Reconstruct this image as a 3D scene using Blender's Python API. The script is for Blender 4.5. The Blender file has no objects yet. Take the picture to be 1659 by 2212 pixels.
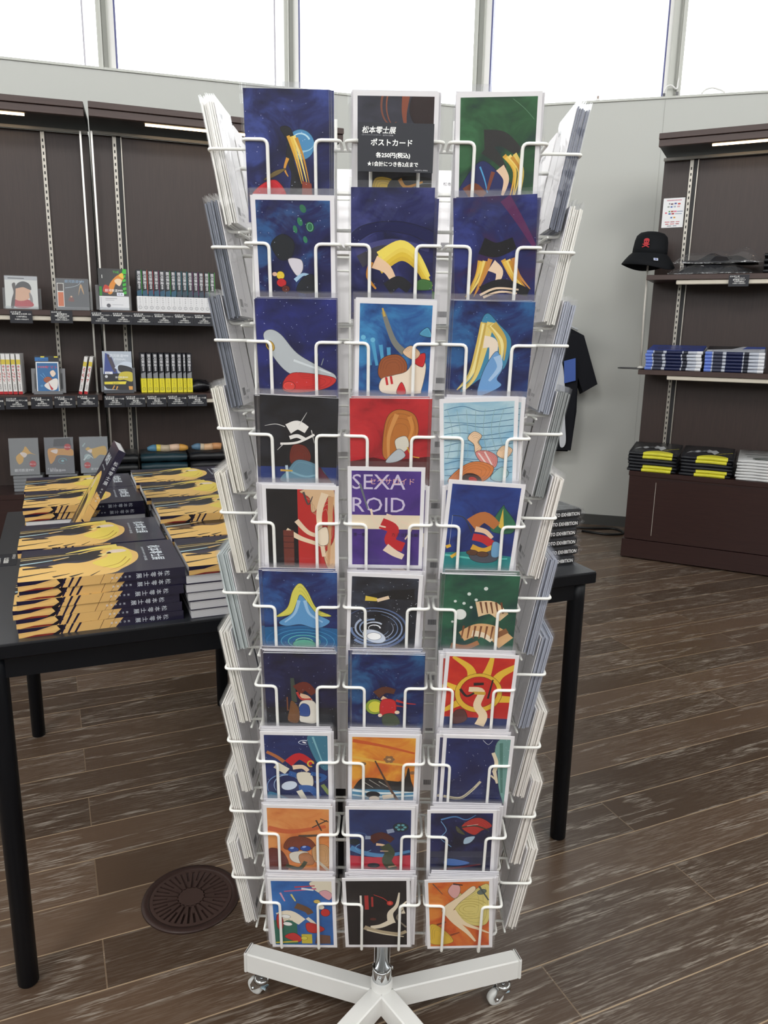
import bpy, math, random
from mathutils import Matrix, Vector
from math import sin, cos, pi, radians as R

random.seed(7)
sc = bpy.context.scene
C = sc.collection

# ------------------------------------------------------------------ camera
CAM = Vector((-0.0002, -0.9634, 1.2542))
YAW, PITCH, ROLL, FPX = -0.0053, 0.2285, -0.0171, 1662.84
def cam_axes():
    cy, sy, cp, sp = cos(YAW), sin(YAW), cos(PITCH), sin(PITCH)
    fwd = Vector((sy*cp, cy*cp, -sp)); right = Vector((cy, -sy, 0)); down = fwd.cross(right)
    cr, sr = cos(ROLL), sin(ROLL)
    return cr*right + sr*down, -sr*right + cr*down, fwd
r_, d_, f_ = cam_axes()
cd = bpy.data.cameras.new('camera'); cam = bpy.data.objects.new('camera', cd); C.objects.link(cam)
m3 = Matrix((r_, -d_, -f_)).transposed()
cam.matrix_world = Matrix.Translation(CAM) @ m3.to_4x4()
cd.sensor_fit = 'VERTICAL'; cd.sensor_height = 24.0; cd.lens = FPX/2212*24.0; cd.clip_start = .02
sc.camera = cam

# ------------------------------------------------------------------ world, exposure
SKY, HORIZON_LOW, ZENITH = 4.3, 0.35, 1.0
w = bpy.data.worlds.new('overcast_sky'); sc.world = w; w.use_nodes = True
nt = w.node_tree; nt.nodes.clear()
out = nt.nodes.new('ShaderNodeOutputWorld'); bg = nt.nodes.new('ShaderNodeBackground')
tc = nt.nodes.new('ShaderNodeTexCoord'); sep = nt.nodes.new('ShaderNodeSeparateXYZ')
rmp = nt.nodes.new('ShaderNodeValToRGB'); noi = nt.nodes.new('ShaderNodeTexNoise'); crm = nt.nodes.new('ShaderNodeValToRGB')
mx = nt.nodes.new('ShaderNodeMix'); mx.data_type = 'RGBA'; mx.blend_type = 'MULTIPLY'; mx.inputs[0].default_value = 1
mp = nt.nodes.new('ShaderNodeMapRange'); mp.inputs[1].default_value = -1; mp.inputs[2].default_value = 1
nt.links.new(tc.outputs['Generated'], sep.inputs[0]); nt.links.new(sep.outputs[2], mp.inputs[0]); nt.links.new(mp.outputs[0], rmp.inputs[0])
e = rmp.color_ramp.elements
e[0].position = 0.44; e[0].color = (HORIZON_LOW,)*3 + (1,); e[1].position = 0.5; e[1].color = (1, 1, 1, 1)
x = e.new(0.72); x.color = (1, 1, 1, 1); x = e.new(0.95); x.color = (ZENITH,)*3 + (1,)
noi.inputs['Scale'].default_value = 5.2; noi.inputs['Detail'].default_value = 4
nt.links.new(tc.outputs['Generated'], noi.inputs['Vector']); nt.links.new(noi.outputs[0], crm.inputs[0])
e = crm.color_ramp.elements
e[0].position = .28; e[0].color = (.60, .72, .80, 1); e[1].position = .46; e[1].color = (.99, .995, 1, 1)
nt.links.new(rmp.outputs[0], mx.inputs[6]); nt.links.new(crm.outputs[0], mx.inputs[7])
nt.links.new(mx.outputs[2], bg.inputs[0]); bg.inputs[1].default_value = SKY; nt.links.new(bg.outputs[0], out.inputs[0])
sc.view_settings.view_transform = 'Standard'; sc.view_settings.look = 'None'
sc.view_settings.exposure = 0.0; sc.view_settings.gamma = 1.0; sc.view_settings.use_curve_mapping = False
for k, (lx, ly) in enumerate(((-1.9, -2.6), (1.9, -2.6))):     # unseen fill lights added behind the viewer to brighten the rack
    la = bpy.data.lights.new('fill_light', 'AREA'); la.shape = 'DISK'; la.size = 1.6; la.energy = 120; la.color = (1, .985, .96)
    lo = bpy.data.objects.new('fill_light', la); C.objects.link(lo); lo.location = (lx, ly, 4.75)
    lo.rotation_euler = (Vector((0, .2, 1.0))-lo.location).to_track_quat('-Z', 'Y').to_euler()
sc.cycles.transparent_max_bounces = 48; sc.cycles.max_bounces = 8

# ------------------------------------------------------------------ materials
def lin(h):
    if not isinstance(h, str): return tuple(h)[:3]
    c = [int(h[i:i+2], 16)/255 for i in (0, 2, 4)]
    return tuple(v/12.92 if v <= .04045 else ((v+.055)/1.055)**2.4 for v in c)
MATS = {}
def mat(h, rough=.5, metal=0., spec=.5, coat=0., emit=0.):
    k = (h, rough, metal, spec, coat, emit)
    if k in MATS: return MATS[k]
    m = bpy.data.materials.new('paint_%s' % h); m.use_nodes = True
    b = m.node_tree.nodes['Principled BSDF']; c = lin(h)
    b.inputs['Base Color'].default_value = c + (1,); b.inputs['Roughness'].default_value = rough
    b.inputs['Metallic'].default_value = metal; b.inputs['Specular IOR Level'].default_value = spec
    b.inputs['Coat Weight'].default_value = coat; b.inputs['Coat Roughness'].default_value = .08
    if emit: b.inputs['Emission Color'].default_value = c + (1,); b.inputs['Emission Strength'].default_value = emit
    MATS[k] = m; return m
def nodes(name):
    m = bpy.data.materials.new(name); m.use_nodes = True
    n = m.node_tree; return m, n, n.nodes['Principled BSDF']
def neb(c1, c2, c3, scale=18., coat=.0):
    k = ('neb', c1, c2, c3, scale)
    if k in MATS: return MATS[k]
    m, n, b = nodes('print_wash')
    t = n.nodes.new('ShaderNodeTexCoord'); q = n.nodes.new('ShaderNodeTexNoise'); rr = n.nodes.new('ShaderNodeValToRGB')
    q.inputs['Scale'].default_value = scale; q.inputs['Detail'].default_value = 5; q.inputs['Roughness'].default_value = .6; q.inputs['Distortion'].default_value = .7
    oi = n.nodes.new('ShaderNodeObjectInfo')
    n.links.new(t.outputs['Object'], q.inputs['Vector']); n.links.new(q.outputs[0], rr.inputs[0])
    e = rr.color_ramp.elements; e[0].position = .38; e[0].color = lin(c3)+(1,); e[1].position = .5; e[1].color = lin(c1)+(1,)
    x = e.new(.635); x.color = lin(c2)+(1,)
    n.links.new(rr.outputs[0], b.inputs['Base Color']); b.inputs['Roughness'].default_value = .4; b.inputs['Specular IOR Level'].default_value = .3
    MATS[k] = m; return m
def clear(name, tint=(.97, .97, .98), haze=.08, gloss=.06, rough=.06, bump=0., bscale=30., hazecol=(.85, .86, .9), graze=None):
    m = bpy.data.materials.new(name); m.use_nodes = True; n = m.node_tree; n.nodes.clear()
    o = n.nodes.new('ShaderNodeOutputMaterial'); tr = n.nodes.new('ShaderNodeBsdfTransparent'); gl = n.nodes.new('ShaderNodeBsdfGlossy')
    di = n.nodes.new('ShaderNodeBsdfDiffuse'); m1 = n.nodes.new('ShaderNodeMixShader'); m2 = n.nodes.new('ShaderNodeMixShader'); fr = n.nodes.new('ShaderNodeLayerWeight')
    ad = n.nodes.new('ShaderNodeMath'); ad.operation = 'MULTIPLY_ADD'; ad.inputs[1].default_value = min(.45, gloss*9) if graze is None else graze; ad.inputs[2].default_value = gloss
    pw = n.nodes.new('ShaderNodeMath'); pw.operation = 'POWER'; pw.inputs[1].default_value = 5.0
    tr.inputs[0].default_value = tint+(1,); di.inputs[0].default_value = hazecol+(1,); gl.inputs['Roughness'].default_value = rough; gl.inputs[0].default_value = (1, 1, 1, 1)
    fr.inputs[0].default_value = .5
    m1.inputs[0].default_value = haze
    n.links.new(tr.outputs[0], m1.inputs[1]); n.links.new(di.outputs[0], m1.inputs[2])
    n.links.new(fr.outputs['Facing'], pw.inputs[0]); n.links.new(pw.outputs[0], ad.inputs[0]); n.links.new(ad.outputs[0], m2.inputs[0])
    n.links.new(m1.outputs[0], m2.inputs[1]); n.links.new(gl.outputs[0], m2.inputs[2]); n.links.new(m2.outputs[0], o.inputs[0])
    if bump:
        t = n.nodes.new('ShaderNodeTexCoord'); q = n.nodes.new('ShaderNodeTexNoise'); bp = n.nodes.new('ShaderNodeBump')
        q.inputs['Scale'].default_value = bscale; q.inputs['Detail'].default_value = 2; q.inputs['Distortion'].default_value = 1.2
        bp.inputs['Strength'].default_value = bump; bp.inputs['Distance'].default_value = .01
        n.links.new(t.outputs['Object'], q.inputs['Vector']); n.links.new(q.outputs[0], bp.inputs['Height'])
        n.links.new(bp.outputs[0], gl.inputs['Normal'])
    return m
SLEEVE = clear('clear_sleeve_film', tint=(.992, .992, .996), haze=.015, gloss=.035, rough=.05, bump=.25, bscale=10.)
WRAP = clear('clear_wrap_film', haze=.006, gloss=.03, rough=.04, bump=.5, bscale=40., graze=.15)
BAG = clear('crinkled_bag_film', tint=(.98, .98, .98), haze=.008, gloss=.05, rough=.08, bump=1.0, bscale=26., graze=.2)
ACRYL = clear('clear_acrylic', tint=(.93, .94, .95), haze=.10, gloss=.05, rough=.03)
GLASS = clear('window_glass', tint=(.99, 1, 1), haze=0., gloss=.03, rough=.0)

def floor_mat():
    m, n, b = nodes('limed_dark_oak_planks')
    N = n.nodes.new; L = n.links.new
    t = N('ShaderNodeTexCoord'); mp = N('ShaderNodeMapping'); mp.inputs['Rotation'].default_value = (0, 0, R(-23.9))
    mp.inputs['Location'].default_value = (.37, -.062, 0)
    L(t.outputs['Object'], mp.inputs[0])
    br = N('ShaderNodeTexBrick'); br.offset = .37; br.inputs['Scale'].default_value = 1; br.inputs['Mortar Size'].default_value = .0016
    br.inputs['Brick Width'].default_value = 1.3; br.inputs['Row Height'].default_value = .137; br.inputs['Mortar Smooth'].default_value = .3
    br.inputs['Color1'].default_value = (0, 0, 0, 1); br.inputs['Color2'].default_value = (1, 1, 1, 1); br.inputs['Mortar'].default_value = (.5, .5, .5, 1); br.inputs['Bias'].default_value = 0
    L(mp.outputs[0], br.inputs['Vector'])
    sepx = N('ShaderNodeSeparateXYZ'); L(mp.outputs[0], sepx.inputs[0])
    # offset the grain per plank
    cmb = N('ShaderNodeCombineXYZ'); mul = N('ShaderNodeMath'); mul.operation = 'MULTIPLY'; mul.inputs[1].default_value = 9.
    L(br.outputs['Color'], mul.inputs[0]); L(mul.outputs[0], cmb.inputs[2]); L(mul.outputs[0], cmb.inputs[0])
    add = N('ShaderNodeVectorMath'); add.operation = 'ADD'; L(mp.outputs[0], add.inputs[0]); L(cmb.outputs[0], add.inputs[1])
    # cathedral figure: warped rings
    sc1 = N('ShaderNodeVectorMath'); sc1.operation = 'MULTIPLY'; sc1.inputs[1].default_value = (1.1, 9, 1); L(add.outputs[0], sc1.inputs[0])
    n1 = N('ShaderNodeTexNoise'); n1.inputs['Scale'].default_value = 1.3; n1.inputs['Detail'].default_value = 2; L(sc1.outputs[0], n1.inputs['Vector'])
    fr = N('ShaderNodeMath'); fr.operation = 'MULTIPLY'; fr.inputs[1].default_value = 26; L(n1.outputs[0], fr.inputs[0])
    sn = N('ShaderNodeMath'); sn.operation = 'SINE'; L(fr.outputs[0], sn.inputs[0])
    r1 = N('ShaderNodeValToRGB'); r1.color_ramp.elements[0].position = .55; r1.color_ramp.elements[1].position = .98; L(sn.outputs[0], r1.inputs[0])
    # short bright pores
    sc2 = N('ShaderNodeVectorMath'); sc2.operation = 'MULTIPLY'; sc2.inputs[1].default_value = (15, 240, 1); L(add.outputs[0], sc2.inputs[0])
    n2 = N('ShaderNodeTexNoise'); n2.inputs['Scale'].default_value = 1; n2.inputs['Detail'].default_value = 3; n2.inputs['Roughness'].default_value = .7; L(sc2.outputs[0], n2.inputs['Vector'])
    r2 = N('ShaderNodeValToRGB'); r2.color_ramp.elements[0].position = .46; r2.color_ramp.elements[1].position = .64; L(n2.outputs[0], r2.inputs[0])
    # patchiness
    n3 = N('ShaderNodeTexNoise'); n3.inputs['Scale'].default_value = 2.2; n3.inputs['Detail'].default_value = 2; L(add.outputs[0], n3.inputs['Vector'])
    r3 = N('ShaderNodeValToRGB'); r3.color_ramp.elements[0].position = .36; r3.color_ramp.elements[1].position = .66; L(n3.outputs[0], r3.inputs[0])
    a1 = N('ShaderNodeMath'); a1.operation = 'MULTIPLY'; L(r1.outputs[0], a1.inputs[0]); L(r2.outputs[0], a1.inputs[1])
    a2 = N('ShaderNodeMath'); a2.operation = 'MULTIPLY'; L(r3.outputs[0], a2.inputs[0]); L(r2.outputs[0], a2.inputs[1])
    a2b = N('ShaderNodeMath'); a2b.operation = 'MULTIPLY'; a2b.inputs[1].default_value = .40; L(a2.outputs[0], a2b.inputs[0])
    mxx = N('ShaderNodeMath'); mxx.operation = 'MAXIMUM'; L(a1.outputs[0], mxx.inputs[0]); L(a2b.outputs[0], mxx.inputs[1])
    base = N('ShaderNodeMix'); base.data_type = 'RGBA'; L(br.outputs['Color'], base.inputs[0])
    base.inputs[6].default_value = lin('4d3d31')+(1,); base.inputs[7].default_value = lin('6b5646')+(1,)
    gr = N('ShaderNodeMix'); gr.data_type = 'RGBA'; gr.inputs[7].default_value = lin('b3a99d')+(1,)
    gf = N('ShaderNodeMath'); gf.operation = 'MULTIPLY'; gf.inputs[1].default_value = .78; L(mxx.outputs[0], gf.inputs[0])
    L(gf.outputs[0], gr.inputs[0]); L(base.outputs[2], gr.inputs[6])
    fin = N('ShaderNodeMix'); fin.data_type = 'RGBA'; fin.inputs[7].default_value = lin('b8a083')+(1,)
    # long seams are pale; butt joints stay thin and dim
    my = N('ShaderNodeMath'); my.operation = 'DIVIDE'; my.inputs[1].default_value = .137; L(sepx.outputs[1], my.inputs[0])
    fy = N('ShaderNodeMath'); fy.operation = 'FRACT'; L(my.outputs[0], fy.inputs[0])
    pp = N('ShaderNodeMath'); pp.operation = 'PINGPONG'; pp.inputs[1].default_value = .5; L(fy.outputs[0], pp.inputs[0])
    lt = N('ShaderNodeMath'); lt.operation = 'LESS_THAN'; lt.inputs[1].default_value = .0105; L(pp.outputs[0], lt.inputs[0])
    ltm = N('ShaderNodeMath'); ltm.operation = 'MULTIPLY'; ltm.inputs[1].default_value = .9; L(lt.outputs[0], ltm.inputs[0])
    jt = N('ShaderNodeMath'); jt.operation = 'MULTIPLY'; jt.inputs[1].default_value = .25; L(br.outputs['Fac'], jt.inputs[0])
    mxj = N('ShaderNodeMath'); mxj.operation = 'MAXIMUM'; L(ltm.outputs[0], mxj.inputs[0]); L(jt.outputs[0], mxj.inputs[1])
    L(mxj.outputs[0], fin.inputs[0]); L(gr.outputs[2], fin.inputs[6])
    L(fin.outputs[2], b.inputs['Base Color']); b.inputs['Roughness'].default_value = .33; b.inputs['Specular IOR Level'].default_value = .42
    bp = N('ShaderNodeBump'); bp.inputs['Strength'].default_value = .12; bp.inputs['Distance'].default_value = .002; L(n2.outputs[0], bp.inputs['Height']); L(bp.outputs[0], b.inputs['Normal'])
    return m
def wood(name, c1, c2, axis=(60, 60, 3), rough=.42, spec=.4):
    m, n, b = nodes(name); N = n.nodes.new; L = n.links.new
    t = N('ShaderNodeTexCoord'); v = N('ShaderNodeVectorMath'); v.operation = 'MULTIPLY'; v.inputs[1].default_value = axis; L(t.outputs['Object'], v.inputs[0])
    q = N('ShaderNodeTexNoise'); q.inputs['Scale'].default_value = 2.4; q.inputs['Detail'].default_value = 5; L(v.outputs[0], q.inputs['Vector'])
    x = N('ShaderNodeMix'); x.data_type = 'RGBA'; x.inputs[6].default_value = lin(c1)+(1,); x.inputs[7].default_value = lin(c2)+(1,)
    L(q.outputs[0], x.inputs[0]); L(x.outputs[2], b.inputs['Base Color']); b.inputs['Roughness'].default_value = rough; b.inputs['Specular IOR Level'].default_value = spec
    return m
def plaster():
    m, n, b = nodes('matt_white_wall'); N = n.nodes.new; L = n.links.new
    t = N('ShaderNodeTexCoord'); q = N('ShaderNodeTexNoise'); q.inputs['Scale'].default_value = 90; q.inputs['Detail'].default_value = 3
    bp = N('ShaderNodeBump'); bp.inputs['Strength'].default_value = .05; bp.inputs['Distance'].default_value = .002
    L(t.outputs['Object'], q.inputs['Vector']); L(q.outputs[0], bp.inputs['Height']); L(bp.outputs[0], b.inputs['Normal'])
    b.inputs['Base Color'].default_value = lin('c9cac5')+(1,); b.inputs['Roughness'].default_value = .8
    return m
FLOOR = floor_mat(); PANEL = wood('dark_walnut_panel', '41332f', '2f2523'); EDGE = wood('dark_walnut_edge', '503d38', '3c2d2a', (4, 60, 60)); BASEW = wood('dark_walnut_base', '3c2724', '2c1b1a', (4, 60, 60), .3)
WALL = plaster(); WIRE = mat('eeeee9', .35, 0, .5); PAPER = mat('eae8ea', .6); CREAM = mat('e9e5dc', .6); BLACKT = mat('0b0d12', .40, 0, .25); GLARETOP = mat('24272d', .40, 0, .8)
CHROME = mat('d8dadc', .12, 1.); STEEL = mat('b9b6b0', .28, 1.); WHITEP = mat('f0efec', .32); INK = mat('1c1c22', .6); WINK = mat('f2f2f0', .6); TAGB = mat('171923', .5)
FRAME = mat('c9cac3', .45); FRAMED = mat('8f9089', .5)

# ------------------------------------------------------------------ mesh building
class MB:
    def __init__(s): s.v = []; s.f = []; s.m = []; s.sm = []; s.mats = []
    def mi(s, m):
        if m not in s.mats: s.mats.append(m)
        return s.mats.index(m)
    def add(s, vs, fs, m, smooth=False, M=None):
        o = len(s.v); s.v += [tuple(M @ Vector(q)) if M is not None else tuple(q) for q in vs]
        k = s.mi(m)
        for f in fs: s.f.append(tuple(i+o for i in f)); s.m.append(k); s.sm.append(smooth)
        return s
    def box(s, lo, hi, m, M=None):
        (a, b, c), (d, e, f) = lo, hi
        vs = [(a, b, c), (d, b, c), (d, e, c), (a, e, c), (a, b, f), (d, b, f), (d, e, f), (a, e, f)]
        return s.add(vs, [(0, 3, 2, 1), (4, 5, 6, 7), (0, 1, 5, 4), (1, 2, 6, 5), (2, 3, 7, 6), (3, 0, 4, 7)], m, False, M)
    def rbox(s, lo, hi, m, r=.002, M=None):           # chamfered box
        (a, b, c), (d, e, f) = lo, hi
        prof = [(a+r, b), (d-r, b), (d, b+r), (d, e-r), (d-r, e), (a+r, e), (a, e-r), (a, b+r)]
        pin = [(a+2*r, b+r), (d-2*r, b+r), (d-r, b+2*r), (d-r, e-2*r), (d-2*r, e-r), (a+2*r, e-r), (a+r, e-2*r), (a+r, b+2*r)]
        vs = [(x, y, c) for x, y in pin]+[(x, y, c+r) for x, y in prof]+[(x, y, f-r) for x, y in prof]+[(x, y, f) for x, y in pin]
        fs = [tuple(range(7, -1, -1)), tuple(range(24, 32))]
        for k in range(3):
            for i in range(8): j = (i+1) % 8; fs.append((k*8+i, k*8+j, k*8+8+j, k*8+8+i))
        return s.add(vs, fs, m, False, M)
    def tube(s, pts, r, m, n=8, cap=True, M=None):
        pts = [Vector(p) for p in pts]; vs = []; fs = []; N = len(pts); up = None
        for i, p in enumerate(pts):
            a = pts[i]-pts[i-1] if i else pts[1]-p; b = pts[i+1]-p if i < N-1 else a
            t = (a.normalized()+b.normalized()); t = t.normalized() if t.length > 1e-6 else a.normalized()
            if up is None: up = t.orthogonal().normalized()
            up = (up-t*up.dot(t)); up = up.normalized() if up.length > 1e-6 else t.orthogonal().normalized()
            w = t.cross(up); rr = r[i] if isinstance(r, (list, tuple)) else r
            for k in range(n): q = 2*pi*k/n; vs.append(p+(up*cos(q)+w*sin(q))*rr)
        for i in range(N-1):
            for k in range(n): j = (k+1) % n; fs.append((i*n+k, i*n+j, i*n+n+j, i*n+n+k))
        if cap: fs += [tuple(range(n-1, -1, -1)), tuple(range((N-1)*n, N*n))]
        return s.add(vs, fs, m, True, M)
    def lathe(s, prof, m, n=24, M=None, smooth=True):
        vs = [(r*cos(2*pi*k/n), r*sin(2*pi*k/n), z) for r, z in prof for k in range(n)]; fs = []
        for i in range(len(prof)-1):
            for k in range(n): j = (k+1) % n; fs.append((i*n+k, i*n+j, i*n+n+j, i*n+n+k))
        fs += [tuple(range(n-1, -1, -1)), tuple(range((len(prof)-1)*n, len(prof)*n))]
        return s.add(vs, fs, m, smooth, M)
    def cyl(s, a, b, r, m, n=16): return s.tube([a, b], r, m, n)
    def poly(s, pts, m, M=None): return s.add(pts, [tuple(range(len(pts)))], m, False, M)
    def mesh(s, name):
        me = bpy.data.meshes.new(name); me.from_pydata(s.v, [], s.f)
        for m in s.mats: me.materials.append(m)
        for p, k, q in zip(me.polygons, s.m, s.sm): p.material_index = k; p.use_smooth = q
        me.update(); return me
    def build(s, name, parent=None, M=None):
        o = bpy.data.objects.new(name, s.mesh(name)); C.objects.link(o)
        if parent: o.parent = parent
        if M is not None: o.matrix_local = M
        return o
def bend(pts, r=.006, n=4):                            # round the inner corners of a path
    pts = [Vector(p) for p in pts]; o = [pts[0]]
    for i in range(1, len(pts)-1):
        a, b, c = pts[i-1], pts[i], pts[i+1]; u = (a-b); v = (c-b); k = min(r, u.length*.45, v.length*.45)
        p, q = b+u.normalized()*k, b+v.normalized()*k
        for j in range(n+1): t = j/n; o.append((1-t)**2*p+2*t*(1-t)*b+t*t*q)
    return o+[pts[-1]]
def tag(o, label=None, cat=None, group=None, kind=None):
    if label: o['label'] = label
    if cat: o['category'] = cat
    if group: o['group'] = group
    if kind: o['kind'] = kind
    return o
def thing(name, label, cat, M=None, group=None):
    o = bpy.data.objects.new(name, None); o.empty_display_size = .05; C.objects.link(o)
    if M is not None: o.matrix_world = M
    return tag(o, label, cat, group)
def copy_tree(o, parent=None):
    c = o.copy(); C.objects.link(c)
    if parent: c.parent = parent; c.matrix_parent_inverse = Matrix()
    for ch in KIDS.get(o.name, []): copy_tree(ch, c)
    return c
KIDS = {}
def kids(o, *ch): KIDS[o.name] = list(ch); return o
def Rz(a): return Matrix.Rotation(a, 4, 'Z')
def Rx(a): return Matrix.Rotation(a, 4, 'X')
def Ry(a): return Matrix.Rotation(a, 4, 'Y')
def Tr(*p): return Matrix.Translation(Vector(p))
def axes(o, x, y, z): return Tr(*o) @ Matrix((Vector(x), Vector(y), Vector(z))).transposed().to_4x4()
# ---- lettering: glyph outlines as flat faces, in units of the letter height
GL = {}
def glyphs(txt):
    if txt in GL: return GL[txt]
    c = bpy.data.curves.new('letters', 'FONT'); c.body = txt; c.resolution_u = 2
    o = bpy.data.objects.new('letters', c); C.objects.link(o); bpy.context.view_layer.update()
    me = bpy.data.meshes.new_from_object(o.evaluated_get(bpy.context.evaluated_depsgraph_get()))
    vs = [tuple(q.co) for q in me.vertices]; fs = [tuple(p.vertices) for p in me.polygons]
    bpy.data.objects.remove(o); bpy.data.curves.remove(c); bpy.data.meshes.remove(me)
    GL[txt] = (vs, fs); return GL[txt]
def letters(mb, txt, x, y, size, m, M=None, align=0., width=None, shear=0., bold=0.):
    """write txt in the local xy plane; align 0 left, .5 centre, 1 right; width squeezes it to fit"""
    vs, fs = glyphs(txt)
    if not vs: return
    x0 = min(v[0] for v in vs); x1 = max(v[0] for v in vs); L = (x1-x0)*size; kx = size
    if width: kx = size*width/L; L = width
    P = []
    for off in ([(0, 0)] if not bold else [(0, 0), (bold, 0), (0, bold), (bold, bold)]):
        P.append([(x-align*L+(v[0]-x0)*kx+shear*v[1]*size+off[0], y+v[1]*size+off[1], 0) for v in vs])
    for i, p in enumerate(P): mb.add([(a, b, i*2e-6) for a, b, c in p], fs, m, False, M)
UPR = Matrix(((1, 0, 0, 0), (0, 0, -1, 0), (0, 1, 0, 0), (0, 0, 0, 1)))       # text plane xy -> upright xz, facing -y

# ------------------------------------------------------------------ flat printed shapes
def smooth(pts, n=6, closed=True):
    P = [Vector((a, b)) for a, b in pts]; N = len(P); o = []
    for i in range(N if closed else N-1):
        g = (lambda k: P[k % N]) if closed else (lambda k: P[max(0, min(N-1, k))])
        a, b, c, d = g(i-1), g(i), g(i+1), g(i+2)
        for j in range(n):
            t = j/n; o.append(.5*((2*b)+(c-a)*t+(2*a-5*b+4*c-d)*t*t+(3*b-a-3*c+d)*t**3))
    if not closed: o.append(P[-1])
    return [(q.x, q.y) for q in o]
def stroke(pts, w0, w1):
    P = [Vector(p) for p in smooth(pts, 6, False)]; L, Rr = [], []
    for i, p in enumerate(P):
        t = (P[min(i+1, len(P)-1)]-P[max(i-1, 0)]); t = t.normalized() if t.length > 1e-9 else Vector((1, 0)); nn = Vector((-t.y, t.x))
        w = (w0+(w1-w0)*i/(len(P)-1))/2; L.append(p+nn*w); Rr.append(p-nn*w)
    return [(q.x, q.y) for q in L+Rr[::-1]]
def ell(cx, cy, rx, ry, rot=0, n=28):
    c, s_ = cos(R(rot)), sin(R(rot))
    return [(cx+rx*cos(2*pi*k/n)*c-ry*sin(2*pi*k/n)*s_, cy+rx*cos(2*pi*k/n)*s_+ry*sin(2*pi*k/n)*c) for k in range(n)]
def clip(poly, x0, y0, x1, y1):
    for ax, lim, sg in ((0, x0, 1), (0, x1, -1), (1, y0, 1), (1, y1, -1)):
        o = []
        for i in range(len(poly)):
            a, b = poly[i-1], poly[i]; ia, ib = sg*(a[ax]-lim) >= 0, sg*(b[ax]-lim) >= 0
            if ia != ib:
                t = (lim-a[ax])/(b[ax]-a[ax]); q = (a[0]+(b[0]-a[0])*t, a[1]+(b[1]-a[1])*t); o.append(q)
            if ib: o.append(b)
        poly = o
        if len(poly) < 3: return []
    q = [poly[0]]
    for p in poly[1:]:
        if abs(p[0]-q[-1][0])+abs(p[1]-q[-1][1]) > 1e-7: q.append(p)
    return q if len(q) > 2 else []
def art(mb, rect, bgm, shapes, W, H, M, rough=.4, step=1.5e-5):
    """shapes in fractions of the sheet (radii and widths in sheet widths), printed on a rectangle rect of it"""
    x0, y0, x1, y1 = rect[0]*W, rect[1]*H, rect[2]*W, rect[3]*H
    k = 0
    mb.poly([(x0, y0, 0), (x1, y0, 0), (x1, y1, 0), (x0, y1, 0)], bgm, M)
    rnd = random.Random(len(shapes)*7+int(W*1e4))
    for s in shapes:
        kind, col = s[0], s[-1]; m = col if not isinstance(col, str) else mat(col, rough, 0, .3); polys = []
        px = lambda L: [(a*W, b*H) for a, b in L]
        if kind == 'e': polys = [ell(s[1]*W, s[2]*H, s[3]*W, s[4]*W, s[5] if len(s) > 6 else 0)]
        elif kind == 'p': polys = [smooth(px(s[1]))]
        elif kind == 'P': polys = [px(s[1])]
        elif kind == 's': polys = [stroke(px(s[1]), s[2]*W, s[3]*W)]
        elif kind == 'd':
            a, b, c, d = s[2] if len(s) > 3 else (0, 0, 1, 1)
            polys = [ell((a+(c-a)*rnd.random())*W, (b+(d-b)*rnd.random())*H, W*rnd.choice((.003, .004, .006)), W*.004, 0, 5) for _ in range(s[1])]
        elif kind == 'o': polys = [stroke(px([(s[1]+s[3]*cos(t*pi/12), s[2]+s[4]*W/H*sin(t*pi/12)) for t in range(s[5], s[6]+1)]), s[7]*W, s[8]*W)]
        elif kind == 'x':
            letters(mb, s[1], s[2]*W, s[3]*H, s[4]*W, m, M @ Tr(0, 0, (k+1)*step) @ Rz(R(s[5])), s[6]); k += 1; continue
        for p in polys:
            raw = p; p = clip(p, x0, y0, x1, y1)
            if p: mb.poly([(a, b, (k+1)*step) for a, b in p], m, M)
            if isinstance(col, str) and kind in 'pe' and len(raw) > 5 and W < .12 and max(q[0] for q in raw)-min(q[0] for q in raw) > .09*W:
                rc, gc, bc = (int(col[i:i+2], 16) for i in (0, 2, 4))
                cx, cy = sum(q[0] for q in raw)/len(raw), sum(q[1] for q in raw)/len(raw)
                rings = [(1., .42)]+([(.84, .80), (.66, .84), (.46, .86)] if rc-bc > 60 and rc > gc > bc and kind == 'p' else [(.78, 1.14)] if rc+gc+bc < 420 else [])
                for sc0, dk in rings:
                    hx = '%02x%02x%02x' % tuple(max(0, min(255, int(v*dk))) for v in (rc, gc, bc)); lm = mat(hx, rough, 0, .3); wl = .006*W
                    R0 = [(cx+(a-cx)*sc0, cy+(b-cy)*sc0) for a, b in raw]
                    a_, b_ = (0, len(R0)) if sc0 == 1. else (int(len(R0)*.08), int(len(R0)*(.5+.3*sc0)))
                    for i in range(a_, b_):
                        q0, q1 = R0[i], R0[(i+1) % len(R0)]
                        dx, dy = q1[0]-q0[0], q1[1]-q0[1]; L_ = math.hypot(dx, dy)
                        if L_ < 1e-7: continue
                        nx, ny = -dy/L_*wl/2, dx/L_*wl/2
                        qd = clip([(q0[0]+nx, q0[1]+ny), (q0[0]-nx, q0[1]-ny), (q1[0]-nx, q1[1]-ny), (q1[0]+nx, q1[1]+ny)], x0, y0, x1, y1)
                        if qd: mb.poly([(a, b, (k+1.5)*step) for a, b in qd], lm, M)
        k += 1
    return mb

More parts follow.
